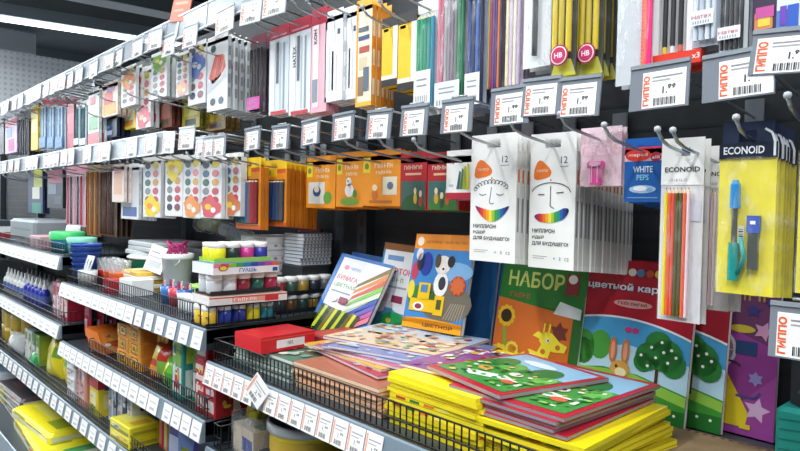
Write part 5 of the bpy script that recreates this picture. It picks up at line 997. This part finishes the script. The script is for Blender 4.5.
# clear rolled bag over the tub and sticks
t = thing('rolled_bag'); mb = MB(); mb.tube([(-.2, 0, .02), (-.08, .01, .012), (.06, 0, -.004), (.18, -.01, -.02)], .03, clear('#dde6ea', .6, .8, 40), 14); mb.build('clear_film', t)
mb = MB(); mb.tube([(-.18, 0, .02), (-.1, .008, .014), (-.03, .005, .006)], .021, '#8f9a62', 10); mb.build('olive_roll', t)['label'] = 'olive roll inside the film'
mb = MB(); mb.tube([(-.02, .004, .004), (.06, 0, -.004), (.16, -.009, -.018)], .02, '#aab7c2', 10); mb.build('grey_roll', t)
place(t, -1.93, 1.0, ZM1+.198, 'clear rolled bag lying high behind the white bucket', 'bag', -2)
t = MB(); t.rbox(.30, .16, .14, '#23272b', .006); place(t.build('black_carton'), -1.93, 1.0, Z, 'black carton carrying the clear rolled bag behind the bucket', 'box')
mb = MB()
for i in range(6): mb.cyl((-.02+i*.006, 0, 0), (-.05+i*.02, .01, .07+.008*(i % 3)), .0016, .0016, '#d9a8bb' if i % 2 else '#c9c2b0', 5); mb.lathe([(0, -.004), (.006, 0), (0, .004)], m('#cf3f86', .4), (-.05+i*.02, .01, .07+.008*(i % 3)), 8)
place(mb.build('pink_sticks'), -1.80, .93, ZM1+.052, 'bunch of thin sticks with pink tips above the light green pack', 'craft sticks', 8)

# --- middle bay, second shelf
Z = ZM2+.001
for i, (x, c) in enumerate(((-2.425, '#b3203f'), (-2.39, '#c42a4a'), (-2.355, '#a31c38'))):
    o = pouch('red_packet', .10, .145, .02, c, [(.3, .1, .8, .5, '#e6b6c4'), (.1, .65, .9, .85, '#d8506a')]); place(o, x, .73+i*.03, Z, ('front', 'middle', 'back')[i]+' of the crimson packets left of the white blue bags', 'packet', -5)
for i in range(3):
    o = pouch('bag_packet', .105, .15, .022, ('#cfdcea', '#b9cde4', '#d8e2ea')[i], [(.2, .3, .8, .75, ('#5f86c4', '#6f9ad0', '#8f6a9c')[i]), (.3, .1, .7, .25, '#c44a5a')]); place(o, -2.385+i*.055, .80+i*.012, Z, ('leftmost', 'middle', 'rightmost')[i]+' of the pale blue bags behind the orange triangles', 'packet', 6)
for i in range(6):
    o = carton('orange_pack', .012, .10, .08, '#f0832c', None, panel((.1, .1, .9, .9, '#f29a4a'), (.2, .3, .8, .5, '#d8622c')), None, .001); place(o, -2.25+i*.022, .735, Z+.004, 'thin orange pack leaning in the row at the fence' , 'pack', 12, 0, -32, 'leaning orange packs')
for x, k, lb in ((-2.01, 3, 'left'), (-1.915, 4, 'right')):
    for j in range(k):
        o = carton('orange_box', .088, .10, .040, '#f2a63c', panel((.05, .08, .95, .92, '#f4b04a'), (.22, .12, .78, .88, '#c43a2c'), (.27, .2, .73, .8, '#f3cf2c'), (.4, .35, .6, .65, '#a8702c')), panel((.1, .1, .9, .9, '#e8903a')))
        place(o, x+rn.uniform(-.003, .003), .755, Z+j*.0408, ('lowest', 'second', 'third', 'topmost')[j if j < k-1 else 3]+' orange box with red and yellow square in the %s stack' % lb, 'box', rn.uniform(-4, 4))
for i, c in enumerate(('#e8862c', '#f0b23a', '#d86a2c')):
    o = carton('crayon_box', .02, .11, .17, c, panel((.1, .05, .9, .9, '#f2c04a')), panel((.1, .1, .9, .5, '#f3d23c'), (.15, .55, .85, .8, '#c9442c'))); place(o, -1.845+i*.026, .79, Z+.003, ('leftmost', 'middle', 'rightmost')[i]+' of the tall orange crayon boxes leaning right', 'crayon box', 6, 0, 14)
o = pouch('sweet_bag', .13, .10, .05, '#d8402f', [(.1, .5, .5, .9, '#e8d23c'), (.5, .1, .9, .5, '#7fc04a'), (.1, .1, .45, .4, '#f0a03a')]); place(o, -1.74, .72, Z, 'red, yellow and green bag lying at the fence before the crayon boxes', 'bag', 10, -12)
o = pouch('green_bag', .10, .08, .04, '#6fbf3f', [(.1, .3, .6, .8, '#f0d83a'), (.5, .1, .9, .5, '#4a9c3a')]); place(o, -1.655, .705, Z, 'small lime green bag at the fence beside the red bag', 'bag', -4, -10)
for i in range(2):
    o = carton('yellow_box', .035, .11, .17, ('#e9d94a', '#dfe6c2')[i], panel((.1, .1, .9, .5, '#8fbf4a'), (.2, .55, .8, .9, '#f0c23a')), panel((.1, .1, .5, .9, '#a8cf5a'), (.5, .3, .9, .8, '#efe6a8'))); place(o, -1.705+i*.045, .83, Z, ('yellow green upright box left', 'pale green upright box right')[i]+' of two behind the lime bag', 'box', 5)
for i in range(2):
    o = carton('teal_pack', .07, .10, .165, ('#2f8f8a', '#3f9a7a')[i], panel((.08, .06, .92, .48, '#dfe9e2'), (.1, .5, .9, .94, '#7fb23f'), (.3, .15, .7, .35, '#c44a5a')), panel((.08, .06, .92, .45, '#cfe0d6'), (.1, .55, .6, .9, '#b9d84a'), (.55, .5, .95, .7, '#d8e2e4'), (.3, .15, .6, .3, '#d8607a')))
    place(o, -1.565+i*.075, .735+.02*i, Z, ('teal and white pack left of the red striped boxes', 'green and white pack touching the red striped boxes')[i], 'pack', -3)
for i in range(5):
    o = carton('red_striped_box', .05, .11, .125 if i < 3 else .11, '#b3202c', panel((.1, .08, .9, .3, '#e9d9d6'), (.1, .4, .9, .5, '#e6c9c6'), (.1, .6, .9, .7, '#e9d2d0'), (.1, .8, .9, .9, '#e6c9c6')), panel((.42, .08, .58, .92, '#ead6d0'), (.2, .1, .3, .9, '#8f1822')))
    if i < 4: place(o, -1.428+(i % 2)*.053, .735+(i//2)*.115, Z, ('red box striped in white, front left of its group', 'red box striped in white, front right of its group', 'red box striped in white, back left of its group', 'red box striped in white, back right of its group')[i], 'box')
    else: place(o, -1.425, .735, Z+.126, 'red striped box lying on top of the group at the shelf end', 'box', 3)

# --- low shelf under the middle bay
Z = ZL3+.001
def tub(x, y, z, c, lid, label, r=.045, h=.075):
    t = thing('tub'); MB().lathe([(0, 0), (r*.9, 0), (r, .004), (r, h*.8)], m(c, .3), n=18).build('body', t); MB().lathe([(r*1.03, h*.78), (r*1.03, h*.95), (r*.96, h), (0, h)], m(lid, .3), n=18).build('lid', t); place(t, x, y, z, label, 'tub')
k = 0
for x, y, n in ((-3.62, .75, 2), (-3.50, .75, 2), (-3.38, .77, 2), (-3.74, .76, 2)):
    for j in range(n):
        tub(x, y, Z+j*.077, ('#c9a83a', '#d8b84a')[j], '#e3cf7a', ('lower', 'upper')[j]+(' mustard tub, %s stack from the green box' % ('third', 'second', 'first', 'fourth')[k])); 
    k += 1
place(pouch('grey_bag', .16, .09, .07, '#c3c8c6', [(.2, .3, .7, .7, '#dfe2e0')]), -3.36, .70, Z, 'grey white plastic bag before the mustard tubs', 'bag', 8, -10)
for i, c in enumerate(('#e2e8e4', '#d8e6d2', '#3f7a3a', '#8fae4a')): place(carton('upright_box', .055, .10, .13, c, panel((.1, .1, .9, .6, '#eef0ec'), (.2, .65, .8, .9, '#5f8f4a')), panel((.1, .2, .9, .8, ('#cfdccf', '#b9d0b4', '#2f6a30', '#a9b83a')[i]))), -3.22+i*.062, .76, Z, ('white', 'pale green', 'dark green', 'olive green')[i]+' upright box between the tubs and the yellow bags', 'box')
for i, (x, y, h, c) in enumerate(((-2.92, .74, .13, '#e8d81f'), (-2.80, .72, .145, '#f0e02a'), (-2.66, .73, .135, '#dccb1a'), (-2.80, .83, .17, '#c9cf2a'))):
    place(pouch('yellow_bag', .16, h, .05, c, [(.2, .2, .5, .6, '#f4ec8a'), (.55, .5, .9, .8, '#7fae3a')]), x, y, Z, ('leftmost yellow bag', 'middle yellow bag', 'rightmost yellow bag', 'yellow green bag at the back')[i]+' of the heap beside the white cartons', 'bag', rn.uniform(-12, 12), -8)
place(pouch('green_sachet', .10, .06, .03, '#2f9c5a', [(.2, .2, .8, .7, '#5fbf7a')]), -3.06, .70, Z+.0, 'small bright green sachet left of the yellow bags', 'sachet', 5, -20)
for j in range(4): place(carton('white_carton', .085, .10, .036, '#eef0f1', panel((.05, .6, .95, .75, '#c9a2a2'), (.1, .2, .5, .4, '#b9c0c6')), panel((.1, .5, .9, .7, '#d8b2b2'))), -2.47+rn.uniform(-.004, .004), .735, Z+j*.0368, ('lowest', 'second', 'third', 'topmost')[j]+' of four white cartons beside the pink box', 'box', rn.uniform(-3, 3))
place(carton('pink_box', .10, .08, .165, '#e59a8c', panel((.08, .06, .92, .94, '#eaa898'), (.2, .15, .8, .3, '#f0c9b8'), (.2, .4, .5, .7, '#d8685a'), (.5, .45, .8, .8, '#f2d8c9')), panel((.1, .1, .9, .9, '#d9897c'))), -2.335, .725, Z, 'tall salmon pink box between white cartons and yellow red pack', 'box', -3)
place(carton('yellow_red_pack', .085, .09, .12, '#e9d32c', panel((.0, .75, 1, 1, '#c9303a'), (.15, .3, .8, .65, '#f3ecb8'), (.1, .05, .6, .25, '#7fae3a')), panel((.0, .75, 1, 1, '#b0283a'), (.2, .2, .8, .6, '#efe29a'))), -2.215, .73, Z, 'yellow pack with red top right of the salmon pink box', 'pack')
place(carton('red_pack', .07, .05, .03, '#c4303a', None, None, toppanel((.1, .2, .9, .8, '#d8686a'))), -2.215, .735, Z+.1205, 'small red pack lying on the yellow red topped pack', 'pack', 10)
for i, c in enumerate(('#eef1f4', '#2a3f6f', '#e9edf0', '#24375f', '#e3e8ec')): place(carton('upright_box', .036, .10, .15, c, panel((.15, .1, .85, .35, '#9fb4cf'), (.2, .5, .8, .85, ('#7fa6c9', '#dfe6ee')[i % 2])), panel((.1, .1, .9, .3, ('#c9d4de', '#3f568c')[i % 2]), (.3, .45, .7, .9, ('#dfe4e8', '#1f3050')[i % 2]))), -2.115+i*.041, .755, Z, ('white box first', 'navy box second', 'white box third', 'navy box fourth', 'white box fifth')[i]+' in the row right of the yellow red pack', 'box')
for j in range(2): place(carton('yellow_flat_box', .14, .09, .030, '#ece02a', panel((.05, .1, .95, .4, '#8a8a3a'), (.1, .55, .6, .8, '#f6f0a0')), panel((.1, .2, .9, .5, '#b8ae2a')), toppanel((.1, .15, .6, .85, '#f4ec6a'), (.65, .2, .9, .8, '#d8a82c'))), -1.905, .705, Z+j*.0308, ('lower', 'upper')[j]+' of two yellow flat boxes at the low shelf front', 'box', 3)
for i, c in enumerate(('#c9303a', '#d8a04a', '#3f8a4a', '#8f2a35')): place(carton('striped_box', .028, .12, .17, c, panel((.2, .05, .8, .95, ('#e08a7a', '#f0d29a', '#8fc08a', '#c45a5a')[i])), panel((.2, .05, .45, .95, ('#e9b8a8', '#f3e2ba', '#b9d8b2', '#d8807a')[i]))), -1.80+i*.033, .80, Z, ('red', 'sand coloured', 'green', 'dark red')[i]+' upright striped box left of the violet packet', 'box')
o = pouch('violet_packet', .15, .19, .03, '#5a4ab0', [(.1, .1, .5, .4, '#c9d4ee'), (.5, .2, .9, .6, '#7f9ad8'), (.2, .55, .9, .8, '#8f3a9c'), (.3, .62, .8, .72, '#e6b8e2'), (.55, .1, .8, .25, '#c9e04a')]); place(o, -1.645, .735, Z, 'violet and blue glossy packet standing low at the rail end', 'packet', 8, -6)
place(carton('dark_box', .12, .14, .17, '#23304f', panel((.1, .6, .9, .9, '#3f568c')), panel((.1, .1, .4, .9, '#30447a'))), -1.48, .80, Z, 'dark blue box right of the violet packet', 'box')
# --- far left, top shelf
Z = ZL1+.001
o = MB(); o.rbox(.46, .2, .11, '#8e979b', .012); o.face('front', -.1); o.rect(-.18, .02, .18, .028, '#757e83'); o.rect(-.18, .06, .18, .068, '#757e83'); o.face('top', .11); o.rect(-.18, -.08, .18, .08, '#7b8489')
place(o.build('grey_tray'), -3.42, .83, Z, 'long grey plastic tray on the far left shelf', 'tray')
place(carton('rose_box', .17, .11, .05, '#c9a2aa', panel((.1, .2, .9, .8, '#d8bcc2'))), -3.02, .75, Z, 'dull rose box right of the grey tray', 'box')
place(pouch('clear_pack', .14, .10, .05, '#cfd6d8', [(.2, .2, .8, .7, '#b9b2bc')]), -2.86, .80, Z, 'crumpled pale pack behind the green tub lid', 'pack', 6)
t = thing('green_tub'); mb = MB(); mb.lathe([(0, 0), (.055, 0), (.06, .05)], m('#2f8fa8', .3), n=18); mb.build('body', t); mb = MB(); mb.lathe([(.062, .05), (.064, .075), (.058, .08), (0, .08)], m('#4fd07a', .3), n=18); mb.build('lid', t); place(t, -2.72, .74, Z, 'teal tub with bright green lid at the end of the far left shelf', 'tub')
t = thing('green_tub'); mb = MB(); mb.lathe([(0, 0), (.045, 0), (.05, .045)], m('#6fd0b0', .3), n=18); mb.build('body', t); mb = MB(); mb.lathe([(.052, .045), (.053, .06), (.048, .064), (0, .064)], m('#8fe0c0', .3), n=18); mb.build('lid', t); place(t, -2.57, .75, Z, 'mint tub with pale lid, last on the far left shelf', 'tub')
for i, c in enumerate(('#c4303a', '#d8dde0', '#3a4048')): place(carton('flat_pack', .2, .14, .03, c, panel((.1, .2, .9, .8, ('#d8606a', '#b9c0c4', '#5a626a')[i]))), -3.95+i*.0, .78, Z+i*.031, ('red flat pack lowest', 'white flat pack in the middle', 'dark flat pack on top')[i]+' of the pile left of the grey tray', 'pack')
# --- far left, second shelf: glue bottles
Z = ZL2+.001
def glue(x, y, body, cap, label):
    t = thing('glue_bottle'); MB().lathe([(0, 0), (.020, 0), (.022, .004), (.022, .055), (.018, .066), (.010, .074)], m(body, .3), n=14).build('body', t)
    MB().lathe([(.0225, .016), (.0225, .046)], m('#5f6fb4' if cap == '#e9ecee' else '#e9e4ea', .35), n=14).build('sticker', t)
    MB().lathe([(.011, .073), (.011, .086), (.006, .09), (.003, .112), (0, .113)], m(cap, .3), n=12).build('cap', t); place(t, x, y, Z, label, 'glue bottle', group='glue bottles'); return t
for i in range(11):
    x = -3.62+i*.066
    glue(x, .72, '#e9ebe6', '#e9ecee', 'white glue bottle in the front row of the far left shelf') if i < 6 else glue(x, .72, '#2a35b0', '#e9ecee', 'blue glue bottle with white cap in the front row of the far left shelf')
for i in range(9): glue(-3.55+i*.075, .79, '#eceee8', '#dfe3e4', 'white glue bottle in the second row of the far left shelf')
t = thing('green_tube'); MB().lathe([(0, 0), (.026, 0), (.026, .11)], m('#9fcf6a', .3), n=14).build('body', t); MB().lathe([(.027, .11), (.027, .13), (0, .132)], m('#cfe6b0', .3), n=14).build('lid', t); place(t, -2.80, .75, Z, 'light green tube right of the blue glue bottles', 'tube')
for i, c in enumerate(('#d86a8a', '#e9d8dc', '#b0243f', '#a82038')): place(carton('rose_pack', .045, .09, .13, c, panel((.1, .1, .9, .6, '#f0e2e6'), (.2, .65, .8, .9, '#b03a5a'))), -2.72+i*.05, .74, Z, ('pink', 'pale', 'crimson', 'deep red')[i]+' small pack at the right end of the glue bottle shelf', 'pack')
# --- base shelf
Z = ZB+.001
def longpack(x, y, z, w, d, h, c, label, rz, top): place(carton('long_packet', w, d, h, c, panel((.02, .1, .98, .5, '#e6e6d6'), (.1, .5, .4, .9, '#c9c23a')), panel((.05, .1, .95, .6, '#dcdccb')), toppanel(*top), .012), x, y, z, label, 'packet', rz)
yt = [(.06, .08, .94, .92, '#eee21c'), (.1, .3, .6, .6, '#f6ee6a'), (.65, .2, .9, .5, '#9aa82c'), (.15, .7, .4, .85, '#d8702c'), (.5, .7, .8, .82, '#c9a82a')]
longpack(-2.73, .72, Z, .50, .24, .045, '#e3dc2a', 'lowest long yellow packet on the base shelf', -3, yt)
longpack(-2.78, .73, Z+.046, .46, .22, .035, '#e9e02c', 'upper long yellow packet on the base shelf', 3, yt)
longpack(-2.26, .70, Z, .38, .22, .04, '#e0d82a', 'long yellow packet with pale edge near the base shelf front', -4, yt)
longpack(-2.24, .72, Z+.041, .34, .18, .03, '#3f8a4a', 'green packet lying over the nearer yellow packet', 2, [(.1, .1, .9, .9, '#57a05a'), (.2, .3, .7, .6, '#d8dcc2')])
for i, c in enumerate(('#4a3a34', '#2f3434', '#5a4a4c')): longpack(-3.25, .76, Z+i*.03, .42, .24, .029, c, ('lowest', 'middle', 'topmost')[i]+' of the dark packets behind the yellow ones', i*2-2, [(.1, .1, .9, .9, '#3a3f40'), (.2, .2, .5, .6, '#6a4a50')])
longpack(-3.78, .74, Z, .40, .24, .07, '#b9c4cc', 'pale grey packet at the left edge of the base shelf', 4, [(.1, .1, .9, .9, '#c9d3da'), (.3, .3, .7, .7, '#8fa8c0')])
longpack(-1.86, .72, Z, .30, .2, .035, '#2f4a8c', 'blue flat packet on the base shelf under the low rail', 2, [(.1, .1, .9, .9, '#3f62ac')])
# --- lower shelf of the nearest bay
Z = ZNL+.001
yf = panel((.08, .05, .92, .6, '#f2e62c'), (.2, .65, .8, .9, '#f6efa0'), (.25, .15, .6, .35, '#a8a02c'))
for i, (x, y, a, b) in enumerate(((-1.312, .79, 0, 16), (-1.25, .90, 0, 12), (-1.19, .96, 0, 8))): place(carton('yellow_pack', .045, .10, .115, '#e6d822', yf, panel((.1, .08, .9, .55, '#efe338'), (.2, .62, .8, .9, '#c9b81f'))), x, y, Z+.012, ('front', 'middle', 'back')[i]+' yellow pack leaning under the album shelf', 'pack', 4, a, b)
t = thing('clear_box'); mb = MB(); mb.box(-.05, .05, -.05, .05, .0, .06, '#c9b9a2'); mb.face('front', -.05); mb.rect(-.047, .005, -.01, .055, '#d8c9b0'); mb.rect(-.005, .01, .045, .04, '#2f3f8c'); mb.face('top', .06); mb.rect(-.045, -.04, .0, .04, '#cfd4d2'); mb.rect(.01, -.03, .045, .03, '#5f8a7a'); mb.build('content', t)
mb = MB(); mb.rbox(.108, .11, .085, clear('#e9eef0', .35, .15), .004); mb.build('clear_lid', t)['label'] = 'clear plastic cover'; place(t, -1.243, .745, Z, 'clear plastic box with beige content before the leaning yellow packs', 'box', -4)
t = thing('round_jar'); MB().lathe([(0, 0), (.075, 0), (.078, .004), (.08, .055)], m('#e6d028', .3), n=26).build('body', t)
MB().lathe([(.0805, .012), (.0805, .045)], m('#c9a82a', .4), n=26).build('sticker', t); MB().lathe([(.08, .055), (.087, .056), (.087, .07), (.082, .075), (.078, .072), (.074, .066), (0, .066)], m('#b9bfc2', .25), n=26).build('lid', t)
mb = MB(); mb.box(-.03, .03, -.02, .02, .067, .069, '#7a4a50'); mb.build('lid_sticker', t); place(t, -1.098, .765, Z+.032, 'round yellow tub with a grey clear lid under the album rail', 'tub')
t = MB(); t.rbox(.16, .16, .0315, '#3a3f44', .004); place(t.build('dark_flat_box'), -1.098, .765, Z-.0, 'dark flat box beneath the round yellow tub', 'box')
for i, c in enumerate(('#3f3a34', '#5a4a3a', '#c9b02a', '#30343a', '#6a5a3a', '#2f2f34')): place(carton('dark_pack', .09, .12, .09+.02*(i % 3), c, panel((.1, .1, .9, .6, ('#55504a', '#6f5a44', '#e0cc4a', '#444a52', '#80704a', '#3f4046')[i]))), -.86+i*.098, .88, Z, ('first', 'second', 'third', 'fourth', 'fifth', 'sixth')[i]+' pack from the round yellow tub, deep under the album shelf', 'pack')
